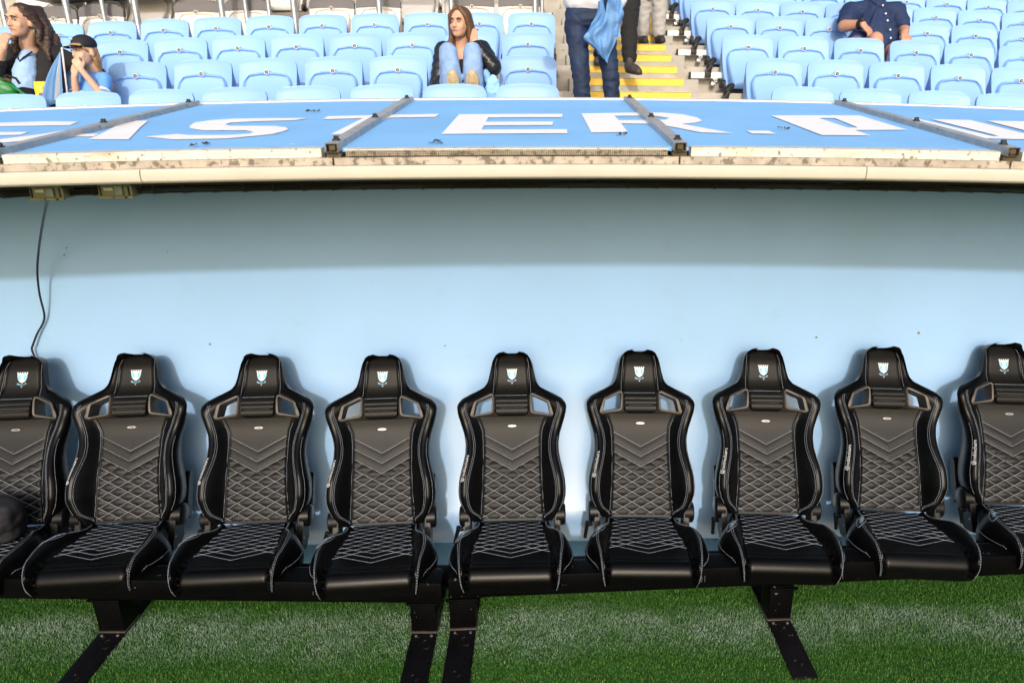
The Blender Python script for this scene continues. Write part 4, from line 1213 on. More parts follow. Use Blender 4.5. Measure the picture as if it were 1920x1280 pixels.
def blob(name, chains, ells, m, parent, voxel=.008, smooth=3, origin=None, extra=None, angle=None):
    """one continuous surface: tapered chains and ellipsoids fused by a voxel remesh"""
    bm = bmesh.new()
    for ch in chains:
        for i, (p, r) in enumerate(ch):
            ball(bm, p, r, 2)
            if i:
                p0, r0 = ch[i - 1]
                if (Vector(p) - Vector(p0)).length > 1e-4: cyl(bm, p0, p, r0, r, 14)
    for c, r, *rot in ells: ball(bm, c, r, 3, rot[0] if rot else None)
    me = bpy.data.meshes.new('tmp'); bm.to_mesh(me); bm.free()
    o = bpy.data.objects.new('tmp', me); COL.objects.link(o)
    md = o.modifiers.new('r', 'REMESH'); md.mode = 'VOXEL'; md.voxel_size = voxel
    sm = o.modifiers.new('s', 'SMOOTH'); sm.factor = .5; sm.iterations = smooth
    bpy.context.view_layer.update()
    me2 = bpy.data.meshes.new_from_object(o.evaluated_get(bpy.context.evaluated_depsgraph_get()))
    bpy.data.objects.remove(o); bpy.data.meshes.remove(me)
    me2.name = name; me2.materials.clear()
    if extra:
        co = np.zeros(len(me2.vertices) * 3, np.float32); me2.vertices.foreach_get('co', co); co = co.reshape(-1, 3)
        co = extra(co); me2.vertices.foreach_set('co', co.ravel().astype(np.float32))
    off = parent.location if parent is not None else Vector((0, 0, 0))
    me2.transform(Matrix.Translation(-off))
    finish(me2, m, True, angle)
    ob = bpy.data.objects.new(name, me2); link(ob, parent)
    return ob

def head_frame(c, yaw, pitch=0, roll=0, s=1.0):
    """face looks along -Y when yaw = 0; positive yaw turns it to the viewer's right"""
    return Matrix.Translation(Vector(c)) @ Euler((rad(pitch), rad(roll), rad(yaw)), 'XYZ').to_matrix().to_4x4() @ Matrix.Scale(s, 4)

def head_parts(F, s):
    R3 = F.to_3x3().normalized()
    E_ = lambda c, r: (F @ Vector(c), tuple(q * s for q in r), R3)
    P = lambda c, r: (F @ Vector(c), r * s)
    ells = [E_((0, .012, .030), (.073, .092, .084)), E_((0, -.022, -.030), (.061, .066, .078)), E_((0, -.050, -.072), (.036, .036, .032)),
            E_((.074, .012, -.010), (.012, .020, .031)), E_((-.074, .012, -.010), (.012, .020, .031)),
            E_((.034, -.056, -.024), (.026, .022, .026)), E_((-.034, -.056, -.024), (.026, .022, .026)),
            E_((0, -.072, .036), (.050, .018, .014))]
    chains = [[P((0, -.086, .010), .0085), P((0, -.102, -.022), .0125)], [P((.011, -.092, -.026), .0085), P((-.011, -.092, -.026), .0085)],
              [P((.016, -.084, -.053), .008), P((-.016, -.084, -.053), .008)]]
    return chains, ells
def face(F, s, parent, brow=BROW):
    off = parent.location
    T = lambda c: (F @ Vector(c)) - off
    R3 = F.to_3x3().normalized()
    for sg in (-1, 1):
        bm = bmesh.new(); ball(bm, T((sg * .030, -.0815, .012)), (.0100 * s, .0085 * s, .0052 * s), 3, R3); ey = bmobj('eye', bm, EYEW, parent)
        bm = bmesh.new(); ball(bm, T((sg * .030 - .002, -.0885, .012)), (.0056 * s, .0032 * s, .0050 * s), 2, R3); bmobj('iris', bm, EYED, ey)
        v, f = tube_arrays([T((sg * .016, -.0915, .030)), T((sg * .032, -.089, .035)), T((sg * .047, -.076, .029))], [.0042 * s, .0048 * s, .0025 * s], 6)
        pyobj('eyebrow', v, f, brow, parent)
        v, f = tube_arrays([T((sg * .017, -.0875, .0165)), T((sg * .030, -.0905, .0200)), T((sg * .044, -.0815, .0145))], .0022 * s, 5)
        pyobj('eyelid', v, f, brow, parent)
    v, f = tube_arrays([T((-.024, -.0855, -.0535)), T((-.009, -.0925, -.0500)), T((0, -.0925, -.0515)), T((.009, -.0925, -.0500)), T((.024, -.0855, -.0535))], [.002 * s, .0045 * s, .004 * s, .0045 * s, .002 * s], 6)
    pyobj('mouth', v, f, LIP, parent)

def hand_chains(wrist, d, up, s=1.0, curl=.5, flip=1):
    """palm, four unequal bent fingers and a thumb from the palm's side"""
    d = Vector(d).normalized(); up = Vector(up); up = (up - d * up.dot(d)).normalized(); sd = d.cross(up) * flip
    w_ = Vector(wrist); ch = [[(w_, .026 * s), (w_ + d * .03 * s, .025 * s)]]
    for k, ln in enumerate((.85, 1.0, .95, .75)):
        o_ = (k - 1.5) * .0195 * s
        kn = w_ + d * .085 * s + sd * o_
        ch.append([(w_ + d * .02 * s + sd * o_ * .7, .014 * s), (kn, .0115 * s)])
        a1, a2, a3 = curl * .7, curl * 1.7, curl * 2.4
        p = kn; seq = [(p, .0105 * s)]
        for L, a_ in ((.040 * ln, a1), (.026 * ln, a2), (.020 * ln, a3)):
            p = p + (d * cos(a_) - up * sin(a_)) * L * s; seq.append((p, (.0098 if L > .03 else .0088) * s))
        ch.append(seq)
    b = w_ + d * .025 * s - sd * .026 * s
    t1 = b + (d * .7 - sd * .6 - up * .35).normalized() * .040 * s
    t2 = t1 + (d * .9 - sd * .05 - up * .5).normalized() * .032 * s
    ch.append([(b, .0135 * s), (t1, .0115 * s), (t2, .0095 * s)])
    return ch

def interp(p, q, n): return [Vector(p).lerp(Vector(q), t) for t in np.linspace(0, 1, n)]
def puff(p, q, r0, r1, n, amp=.22):
    out = []
    for i, c in enumerate(interp(p, q, 2 * n + 1)):
        r = r0 + (r1 - r0) * i / (2 * n); out.append((c, r * (1 - amp if i % 2 else 1)))
    return out
def wrinkle(freq, amp, seed=0):
    from mathutils import noise
    def fn(co):
        out = co.copy()
        for i, p in enumerate(co):
            q = Vector((p[0] * freq, p[1] * freq, p[2] * freq * 1.8 + seed))
            nv = noise.noise_vector(q); out[i] += np.array(nv) * amp
        return out
    return fn
def shoe(name, heel, toe, up, m, parent, sole=None, s=1.0):
    heel, toe = Vector(heel), Vector(toe); d = (toe - heel).normalized(); up = Vector(up); up = (up - d * up.dot(d)).normalized(); sd = d.cross(up); L = (toe - heel).length
    P = lambda a_, b_: heel + d * (a_ * L) + up * b_ * s
    o = blob(name, [[(P(.10, .040), .036 * s), (P(.35, .040), .038 * s), (P(.65, .030), .040 * s), (P(.90, .022), .030 * s)], [(P(.12, .045), .036 * s), (P(.18, .095), .036 * s)]], [], m, parent, .007, 4)
    off = parent.location
    # sole: an outline slab under the foot
    pts = []
    for k in range(22):
        q = 2 * pi * k / 22; a_ = .5 - .54 * cos(q); wd = .038 * (1.0 - .15 * cos(q)) * abs(sin(q)) ** .7 * (1 if sin(q) >= 0 else -1)
        pts.append((a_, wd))
    bm = bmesh.new()
    lo = [bm.verts.new(heel + d * (a_ * L) + sd * w_ * s - off - up * .0) for a_, w_ in pts]
    hi = [bm.verts.new(heel + d * (a_ * L) + sd * w_ * s * 1.02 + up * .020 * s - off) for a_, w_ in pts]
    bm.faces.new(lo); bm.faces.new(hi[::-1])
    for k in range(22): bm.faces.new((lo[k], hi[k], hi[(k + 1) % 22], lo[(k + 1) % 22]))
    so = bmobj('sole', bm, sole or m, o)
    return o
def treads(o_, heel, toe, up, m, s=1.0):
    pass

# ---------------- girl with her feet up
def girl():
    t = thing('person', 'girl in black puffer jacket and light blue jeans, feet up on the seat in front', 'person', (-.575, 5.50, 2.10), 0, 'spectators')
    s = .93; hc = Vector((-.575, 5.50, 2.760)); F = head_frame(hc, -22, 2, 3, s)
    ch, el = head_parts(F, s)
    neck = [(hc + Vector((.005, .03, -.06)), .047), (Vector((-.575, 5.56, 2.62)), .050), (Vector((-.575, 5.575, 2.57)), .06)]
    torso = [[(Vector((-.575, 5.585, 2.54)), .085), (Vector((-.575, 5.58, 2.40)), .105), (Vector((-.575, 5.53, 2.20)), .115)]]
    hips = [(-.655, 5.50, 2.19), (-.495, 5.50, 2.19)]; kn = [(-.650, 5.30, 2.555), (-.476, 5.30, 2.558)]; an = [(-.615, 5.20, 2.33), (-.468, 5.20, 2.33)]
    sh = [(-.715, 5.585, 2.575), (-.435, 5.585, 2.585)]; elb = [(-.755, 5.50, 2.36), (-.345, 5.46, 2.46)]; wr = [(-.66, 5.38, 2.28), (-.470, 5.455, 2.615)]
    body = ch + [neck] + torso
    for i in range(2):
        body += [[(hips[i], .07), (kn[i], .05), (an[i], .036)], [(sh[i], .045), (elb[i], .035), (wr[i], .025)]]
    body += hand_chains(wr[1], (-.15, .08, 1), (-.4, -.9, 0.2), .88, .75) + hand_chains(wr[0], (.8, -.3, -.5), (0, -.5, .8), .92, .6)
    blob('body', body, el, SK1, t, .0065, 3)
    face(F, s, t)
    HB = mat('brown_hair', (0.115, 0.058, 0.028), 0.5, var=0.35, vscale=40, bump=0.8, bscale=60, stretch=(5, 5, .6))
    Tp = lambda c: F @ Vector(c)
    R3 = F.to_3x3().normalized()
    hair = []
    for sg in (-1, 1):
        for k in range(4):
            a_ = .030 + .016 * k
            hair.append([(Tp((sg * .02, -.045 + .025 * k, .108)), .016), (Tp((sg * .068, -.040 + .024 * k, .055)), .018), (Tp((sg * .082, -.012 + .020 * k, -.02)), .018), (Tp((sg * .083, .0 + .02 * k, -.10)), .019),
                         (Vector((-.575 + sg * (.085 - .006 * k), 5.50 + .008 * k, 2.60)), .020), (Vector((-.580 + sg * (.075 - .01 * k), 5.475 + .012 * k, 2.50)), .018), (Vector((-.582 + sg * (.060 - .008 * k), 5.46 + .01 * k, 2.42)), .010)])
    blob('hair', hair, [(Tp((0, .030, .042)), (.081 * s, .090 * s, .083 * s), R3), (Tp((0, .05, -.03)), (.072 * s, .062 * s, .1 * s), R3)], HB, t, .0065, 3)
    JK = mat('black_puffer_nylon', (0.012, 0.013, 0.017), 0.38, var=0.3, bump=0.25, bscale=30, spec=0.5)
    jk = [puff((-.685, 5.60, 2.55), (-.68, 5.56, 2.18), .085, .10, 4, .12), puff((-.47, 5.60, 2.55), (-.475, 5.56, 2.18), .085, .10, 4, .12),
          puff((-.575, 5.655, 2.56), (-.575, 5.60, 2.2), .10, .11, 4, .10)]
    for i in range(2):
        jk.append(puff(sh[i], elb[i], .078, .070, 4, .16)); jk.append(puff(elb[i], Vector(elb[i]).lerp(Vector(wr[i]), .92), .068, .045, 4, .16))
    jk.append([(Vector((-.70, 5.60, 2.60)), .040), (Vector((-.62, 5.63, 2.645)), .042), (Vector((-.53, 5.63, 2.645)), .042), (Vector((-.45, 5.60, 2.61)), .040)])
    blob('puffer_jacket', jk, [], JK, t, .008, 2, extra=wrinkle(26, .003))
    blob('black_top', [[(Vector((-.575, 5.50, 2.46)), .062), (Vector((-.575, 5.49, 2.25)), .075)]], [], mat('black_top_cloth', (0.012, 0.012, 0.014), 0.8), t, .009, 3)
    JN = mat('light_blue_denim', (0.225, 0.36, 0.62), 0.8, var=0.16, vscale=18, bump=0.3, bscale=120)
    jn = []
    for i in range(2):
        jn.append([(hips[i], .090), (Vector(hips[i]).lerp(Vector(kn[i]), .5), .082), (kn[i], .066), (Vector(kn[i]).lerp(Vector(an[i]), .25), .070), (Vector(kn[i]).lerp(Vector(an[i]), .65), .070), (Vector(an[i]) + Vector((0, .03, -.015)), .070)])
    jn.append([(Vector((-.655, 5.50, 2.18)), .09), (Vector((-.495, 5.50, 2.18)), .09)])
    blob('jeans', jn, [], JN, t, .008, 3, extra=wrinkle(16, .005, 3))
    SN = mat('beige_suede', (0.47, 0.38, 0.24), 0.8, var=0.1); SOL = mat('beige_rubber_sole', (0.50, 0.41, 0.27), 0.7, var=0.12, bump=0.5, bscale=90, stretch=(.4, 1, 3))
    for i, x in enumerate((-.600, -.470)):
        o = shoe('shoe', (x, 5.150, 2.265), (x + (.004 if i else -.004), 5.085, 2.398), (0, .9, .42), SN, t, SOL, 1.12)
        # ribbed tread on the sole
        A_ = Acc(); h0 = Vector((x, 5.150, 2.265)); h1 = Vector((x, 5.085, 2.398)); off = t.location
        for k in range(9):
            c = h0.lerp(h1, .08 + .86 * k / 8) + Vector((0, -.002, -.003)); hw_ = .036 * sin(pi * (.12 + .76 * k / 8)) ** .6
            A_.tube([c + Vector((-hw_, .002, -.003)) - off, c + Vector((0, 0, .003)) - off, c + Vector((hw_, .002, -.003)) - off], .0028, 5)
        A_.obj('tread_rib', SN, o)
    # blue scarf bag beside her
girl()
def scarf():
    pts = [(-.40, 5.42, 2.42), (-.36, 5.34, 2.34), (-.33, 5.26, 2.26)]
    o = blob('club_scarf', [[(Vector(p), .03) for p in pts]], [((-.335, 5.24, 2.30), (.055, .03, .10))], M['cloth_blue'], None, .008, 3, extra=wrinkle(24, .008))
    tag(o, 'light blue club scarf lying on the seat beside the girl in the puffer jacket', 'scarf')
M['cloth_blue'] = mat('light_blue_cloth', (0.27, 0.54, 0.88), 0.75, var=0.08, vscale=10, bump=0.2, bscale=60)
M['cloth_white'] = mat('white_cloth', (0.72, 0.73, 0.77), 0.75, var=0.04, bump=0.15, bscale=40)
scarf()

# ---------------- woman at the left edge
def woman():
    t = thing('person', 'long-haired woman in a black cardigan over a light blue shirt, hand at her mouth', 'person', (-3.80, 5.5, 2.10), 0, 'spectators')
    s = 1.0; hc = Vector((-3.745, 5.52, 2.765)); F = head_frame(hc, -14, 3, 2, s)
    ch, el = head_parts(F, s)
    neck = [(hc + Vector((.015, .03, -.07)), .052), (Vector((-3.775, 5.58, 2.61)), .056), (Vector((-3.765, 5.60, 2.56)), .058)]
    torso = [[(Vector((-3.775, 5.61, 2.50)), .08), (Vector((-3.775, 5.60, 2.36)), .12), (Vector((-3.775, 5.57, 2.20)), .125)]]
    sh = [(-3.955, 5.60, 2.545), (-3.615, 5.61, 2.55)]; elb = [(-3.985, 5.43, 2.36), (-3.44, 5.66, 2.46)]; wr = [(-3.845, 5.405, 2.565), (-3.30, 5.60, 2.42)]
    hips = [(-3.88, 5.55, 2.18), (-3.69, 5.55, 2.18)]; kn = [(-3.93, 5.26, 2.24), (-3.66, 5.26, 2.23)]; an = [(-3.93, 5.22, 1.92), (-3.66, 5.22, 1.92)]
    body = ch + [neck] + torso
    for i in range(2): body += [[(sh[i], .05), (elb[i], .042), (wr[i], .029)], [(hips[i], .08), (kn[i], .055), (an[i], .04)]]
    body += hand_chains(wr[0], (.42, -.05, 1), (-.15, -.9, .1), 1.0, .95) + hand_chains(wr[1], (.6, -.5, -.5), (0, -.3, .9), 1.0, .4)
    blob('body', body, el, SK1, t, .0065, 5)
    face(F, s, t)
    HB = mat('dark_brown_hair', (0.050, 0.026, 0.016), 0.5, var=0.4, vscale=30, bump=0.8, bscale=50, stretch=(4, 4, .8))
    Tp = lambda c: F @ Vector(c); R3 = F.to_3x3().normalized()
    hair = []; rnd = random.Random(3)
    for k in range(12):
        y0 = .0 + .012 * k
        ps = [(Tp((.06, y0 - .01, .09)), .024)]; base = Vector((-3.672 + .003 * k, 5.53 + .012 * k, 2.74))
        for j in range(7):
            ps.append((base + Vector((.003 + .010 * j + .016 * sin(j * 1.5 + k), .01 * sin(j * 2 + k * 1.3), -.038 * j)), .023 - .0018 * j))
        hair.append(ps)
    for k in range(4):
        ps = [(Tp((-.06, .02 + .016 * k, .09)), .024)]
        for j in range(5): ps.append((Vector((-3.840 - .004 * j + .012 * sin(j * 1.6 + k), 5.56 + .012 * k, 2.74 - .045 * j)), .022))
        hair.append(ps)
    blob('hair', hair, [(Tp((0, .030, .042)), (.083 * s, .092 * s, .085 * s), R3), (Tp((.0, .06, -.02)), (.078 * s, .06 * s, .10 * s), R3)], HB, t, .0075, 2, extra=wrinkle(30, .006))
    BK = mat('black_knit', (0.010, 0.010, 0.012), 0.9, var=0.3, bump=0.3, bscale=120)
    cd = [[(Vector((-3.905, 5.60, 2.53)), .075), (Vector((-3.895, 5.57, 2.36)), .105), (Vector((-3.89, 5.52, 2.20)), .115)], [(Vector((-3.665, 5.61, 2.53)), .075), (Vector((-3.675, 5.57, 2.36)), .105), (Vector((-3.67, 5.52, 2.18)), .125)],
          [(Vector((-3.93, 5.60, 2.565)), .062), (Vector((-3.85, 5.625, 2.595)), .045), (Vector((-3.80, 5.66, 2.60)), .05), (Vector((-3.72, 5.66, 2.60)), .05), (Vector((-3.685, 5.63, 2.595)), .045), (Vector((-3.63, 5.61, 2.565)), .062)], [(Vector((-3.775, 5.66, 2.5)), .11), (Vector((-3.775, 5.65, 2.2)), .12)]]
    for i in range(2): cd.append([(sh[i], .074), (Vector(sh[i]).lerp(Vector(elb[i]), .5), .066), (elb[i], .060), (Vector(elb[i]).lerp(Vector(wr[i]), .62), .050)])
    cd.append([(Vector(wr[1]) * 1.0, .045), (elb[1], .06)])
    blob('cardigan', cd, [], BK, t, .009, 3, extra=wrinkle(14, .008))
    blob('shirt', [[(Vector((-3.770, 5.550, 2.535)), .055), (Vector((-3.775, 5.535, 2.49)), .070), (Vector((-3.782, 5.50, 2.40)), .088), (Vector((-3.79, 5.48, 2.22)), .095)]], [], mat('pale_blue_shirt', (0.30, 0.47, 0.74), 0.7, var=.06, bump=.2, bscale=40), t, .008, 3, extra=wrinkle(18, .005))
    v, f = tube_arrays([Vector(p) - t.location for p in ((-3.825, 5.520, 2.560), (-3.80, 5.475, 2.525), (-3.775, 5.455, 2.495), (-3.750, 5.472, 2.525), (-3.715, 5.520, 2.565))], .006, 6)
    pyobj('shirt_collar', v, f, BK, t)
    tr = []
    for i in range(2): tr.append([(hips[i], .105), (kn[i], .088), (an[i], .06)])
    blob('trousers', tr, [], BK, t, .010, 3)
    bm = bmesh.new(); q = Tp((.078, .012, -.062)) - t.location; ball(bm, q, (.008, .006, .017), 2); ball(bm, q + Vector((0, 0, .022)), (.004, .004, .006), 1)
    bmobj('earring', bm, mat('green_glass_earring', (0.10, 0.22, 0.15), 0.2), t)
    for i in range(2): shoe('shoe', (an[i][0], 5.17, 1.845), (an[i][0], 4.95, 1.845), (0, 0, 1), BK, t)
woman()

def handbag():
    t = thing('handbag', 'green leather handbag on the lap of the woman at the left edge', 'handbag', (-3.74, 5.26, 2.27))
    GR = mat('green_leather', (0.012, 0.175, 0.045), 0.42, var=0.15, bump=0.15, bscale=60)
    blob('bag_body', [], [((-3.83, 5.165, 2.285), (.20, .055, .092), Euler((0, rad(10), 0)).to_matrix()), ((-3.74, 5.16, 2.325), (.11, .05, .055), Euler((0, rad(20), 0)).to_matrix())], GR, t, .008, 4, extra=wrinkle(12, .010, 5))
    v, f = tube_arrays([Vector(p) - t.location for p in ((-3.66, 5.14, 2.325), (-3.61, 5.13, 2.295), (-3.575, 5.13, 2.265), (-3.55, 5.14, 2.225))], .010, 6)
    pyobj('strap', v, f, GR, t)
    v, f = tube_arrays([Vector(p) - t.location for p in ((-3.69, 5.12, 2.355), (-3.66, 5.115, 2.362), (-3.635, 5.12, 2.348))], .008, 6)
    pyobj('clasp', v, f, mat('brass_clasp', (0.50, 0.34, 0.12), 0.3, metal=1), t)
    v, f = tube_arrays([Vector(p) - t.location for p in ((-3.70, 5.14, 2.365), (-3.66, 5.13, 2.385), (-3.61, 5.14, 2.365), (-3.60, 5.15, 2.33))], .009, 6)
    pyobj('dark_handle', v, f, M['cable'], t)
handbag()
def snack():
    bm = bmesh.new(); bmesh.ops.create_grid(bm, x_segments=10, y_segments=10, size=.5)
    for v in bm.verts:
        x, y = v.co.x, v.co.y; b_ = (1 - (2 * x) ** 4) * (1 - (2 * y) ** 4)
        v.co = Vector((x * .085, -.03 * b_ + .004 * sin(30 * x + 9 * y), y * .15))
    f2 = bmesh.ops.solidify(bm, geom=bm.faces[:], thickness=.03)
    m = mat('yellow_packet', (0.80, 0.60, 0.03), 0.35); pm = mat('purple_packet', (0.12, 0.10, 0.30), 0.4)
    o = bmobj('snack_bag', bm, [m, pm], None, True, 60, (-3.525, 5.24, 2.275))
    for p in o.data.polygons:
        if p.center.z < -.012 + .01 * sin(p.center.x * 120): p.material_index = 1
    tag(o, 'yellow and purple snack packet between the woman and the child', 'snack bag')
snack()

# ---------------- child in a black cap
def child():
    t = thing('person', 'fair-haired child in a black cap and light blue club shirt, hands at the mouth', 'person', (-3.25, 5.4, 2.10), 0, 'spectators')
    s = .86; hc = Vector((-3.242, 5.36, 2.548)); F = head_frame(hc, -20, 2, -3, s)
    ch, el = head_parts(F, s)
    neck = [(hc + Vector((.01, .02, -.06)), .036), (Vector((-3.225, 5.40, 2.42)), .04)]
    sh = [(-3.325, 5.41, 2.375), (-3.165, 5.41, 2.375)]; elb = [(-3.318, 5.285, 2.245), (-3.130, 5.285, 2.255)]; wr = [(-3.278, 5.25, 2.385), (-3.215, 5.242, 2.425)]
    hips = [(-3.31, 5.40, 2.16), (-3.17, 5.40, 2.16)]; kn = [(-3.32, 5.14, 2.18), (-3.17, 5.14, 2.18)]; an = [(-3.32, 5.13, 1.92), (-3.17, 5.13, 1.92)]
    body = ch + [neck, [(Vector((-3.245, 5.41, 2.37)), .07), (Vector((-3.245, 5.41, 2.18)), .08)]]
    for i in range(2): body += [[(sh[i], .034), (elb[i], .028), (wr[i], .021)], [(hips[i], .06), (kn[i], .04), (an[i], .028)]]
    body += hand_chains(wr[1], (-.35, .05, .75), (.2, -.9, .2), .74, .8, -1) + hand_chains(wr[0], (.25, .0, .9), (-.2, -.9, .2), .74, .8)
    blob('body', body, el, SK3, t, .0055, 3)
    face(F, s, t, mat('fair_brow', (0.22, 0.13, 0.07), .8))
    Tp = lambda c: F @ Vector(c); R3 = F.to_3x3().normalized()
    HB = mat('fair_hair', (0.34, 0.19, 0.085), 0.5, var=0.3, vscale=40, bump=.7, bscale=60, stretch=(5, 5, .7))
    hair = []
    for k in range(3):
        hair.append([(Tp((.060, .022 + .02 * k, .03)), .012), (Tp((.066, .030 + .018 * k, -.06)), .012), (Vector((-3.190 + .003 * k, 5.39 + .012 * k, 2.45)), .012), (Vector((-3.186, 5.395 + .01 * k, 2.385)), .008)])
        hair.append([(Tp((-.070, .02 + .02 * k, .03)), .014), (Tp((-.070, .03 + .018 * k, -.07)), .014)])
    hair.append([(Tp((-.045, -.070, .055)), .012), (Tp((0, -.080, .058)), .012), (Tp((.05, -.066, .05)), .014), (Tp((.068, -.035, .01)), .010)])
    blob('hair', hair, [(Tp((0, .040, .005)), (.075 * s, .060 * s, .085 * s), R3)], HB, t, .006, 3)
    CP = mat('black_cap_cloth', (0.010, 0.011, 0.016), 0.8, bump=.2, bscale=90)
    cap = blob('cap', [], [(Tp((0, .016, .066)), (.084 * s, .100 * s, .074 * s), R3)], CP, t, .006, 2)
    # peak
    vs, fs = [], []; nA, nB = 13, 6
    for j in range(nB):
        for i in range(nA):
            an_ = pi * (i / (nA - 1)); r0 = j / (nB - 1)
            x = .074 * cos(an_) * (1 - .10 * r0); y = -.062 - (.030 + .072 * r0) * sin(an_) ** .8 * (r0 * .9 + .1); z = .060 - .018 * r0 - .012 * (cos(an_)) ** 2
            vs.append(Tp((x, y, z)) - t.location)
    for j in range(nB - 1):
        for i in range(nA - 1): fs.append((j * nA + i, j * nA + i + 1, (j + 1) * nA + i + 1, (j + 1) * nA + i))
    bm = bmesh.new(); bv = [bm.verts.new(v) for v in vs]
    for q in fs: bm.faces.new([bv[i] for i in q])
    bmesh.ops.solidify(bm, geom=bm.faces[:], thickness=.006)
    bmobj('cap_peak', bm, CP, cap)
    bm = bmesh.new(); ball(bm, Tp((-.022, -.072, .104)) - t.location, (.020 * s, .010 * s, .016 * s), 2, R3); bmobj('cap_patch', bm, M['cloth_blue'], cap)
    CB = mat('sky_blue_jersey', (0.135, 0.36, 0.80), 0.65, var=0.06, bump=.15, bscale=60)
    jr = [[(Vector((-3.245, 5.40, 2.36)), .080), (Vector((-3.245, 5.385, 2.27)), .098), (Vector((-3.245, 5.37, 2.15)), .105)], [(Vector((-3.30, 5.41, 2.375)), .05), (Vector((-3.19, 5.41, 2.375)), .05)]]
    for i in range(2): jr.append([(sh[i], .050), (Vector(sh[i]).lerp(Vector(elb[i]), .78), .050)])
    blob('jersey', jr, [], CB, t, .007, 3, extra=wrinkle(22, .004))
    for i in range(2):
        a_, b_ = Vector(sh[i]), Vector(elb[i]); d = (b_ - a_).normalized()
        bm = bmesh.new(); c = a_.lerp(b_, .80) - t.location; cyl(bm, c, c + d * .018, .054, .053, 20, False); bmesh.ops.solidify(bm, geom=bm.faces[:], thickness=.004)
        bmobj('sleeve_band', bm, M['cloth_white'], t)
    for k in range(2):
        bm = bmesh.new(); c = Vector((-3.125, 5.345, 2.345 - .022 * k)) - t.location; box(bm, c.x - .014, c.x + .014, c.y - .012, c.y - .003, c.z - .005, c.z + .005, .001, None); bmobj('sleeve_print', bm, M['cloth_white'], t)
    # round emblem with two stacked letters on the chest
    A_ = Acc(); c = Vector((-3.262, 5.268, 2.238)); rr = .043
    pt = lambda x, z: c + Vector((x, -.010 - .004 + .6 * (x ** 2 + z ** 2), z)) - t.location
    A_.tube([pt(rr * cos(q), rr * sin(q)) for q in np.linspace(0, 2 * pi, 29)[:-1]], .0042, 5, True)
    A_.tube([pt(-.018, .034), pt(0, .008), pt(.018, .034)], .0038, 5)
    A_.tube([pt(-.034, .020), pt(-.017, -.032), pt(0, .000), pt(.017, -.032), pt(.034, .020)], .0038, 5)
    A_.obj('chest_emblem', M['cloth_white'], t)
    sb_ = mat('dark_shorts', (0.012, 0.015, 0.03), 0.8)
    blob('shorts', [[(hips[i], .080), (Vector(hips[i]).lerp(Vector(kn[i]), .8), .07)] for i in range(2)], [], sb_, t, .009, 3)
    for i in range(2): shoe('shoe', (an[i][0], 5.17, 1.845), (an[i][0], 4.98, 1.845), (0, 0, 1), sb_, t, None, .85)
child()
def flag():
    t = thing('flag', 'light blue flag with a white stripe hanging folded beside the child', 'flag', (-3.35, 5.24, 2.24))
    n, m_ = 26, 14
    top = Vector((-3.318, 5.215, 2.545))
    def pnt(i, j):
        u, v = i / (n - 1), j / (m_ - 1)
        bot = Vector((-3.50 + .165 * u, 5.185 - .035 * sin(u * 3 * pi) - .03 * u, 2.205 - .02 * sin(u * pi * 2)))
        p = top.lerp(bot, v); p += Vector((-.030 * sin(pi * v) * (1 - u), -.012 * sin(u * 6 * pi) * v, 0)); return p
    split = 20
    for nm, i0, i1, m in (('flag_cloth', 0, split, M['cloth_blue']), ('white_stripe', split, n - 3, M['cloth_white']), ('flag_hem', n - 3, n - 1, M['cloth_blue'])):
        bm = bmesh.new(); g = {}
        for i in range(i0, i1 + 1):
            for j in range(m_): g[i, j] = bm.verts.new(pnt(i, j) - t.location)
        for i in range(i0, i1):
            for j in range(m_ - 1): bm.faces.new((g[i, j], g[i + 1, j], g[i + 1, j + 1], g[i, j + 1]))
        bmesh.ops.solidify(bm, geom=bm.faces[:], thickness=.003)
        bmobj(nm, bm, m, t, True, 60)
    bm = bmesh.new(); cyl(bm, Vector((-3.312, 5.23, 2.57)) - t.location, Vector((-3.345, 5.20, 2.05)) - t.location, .006, .006, 8); bmobj('flag_pole', bm, M['cloth_white'], t)
flag()

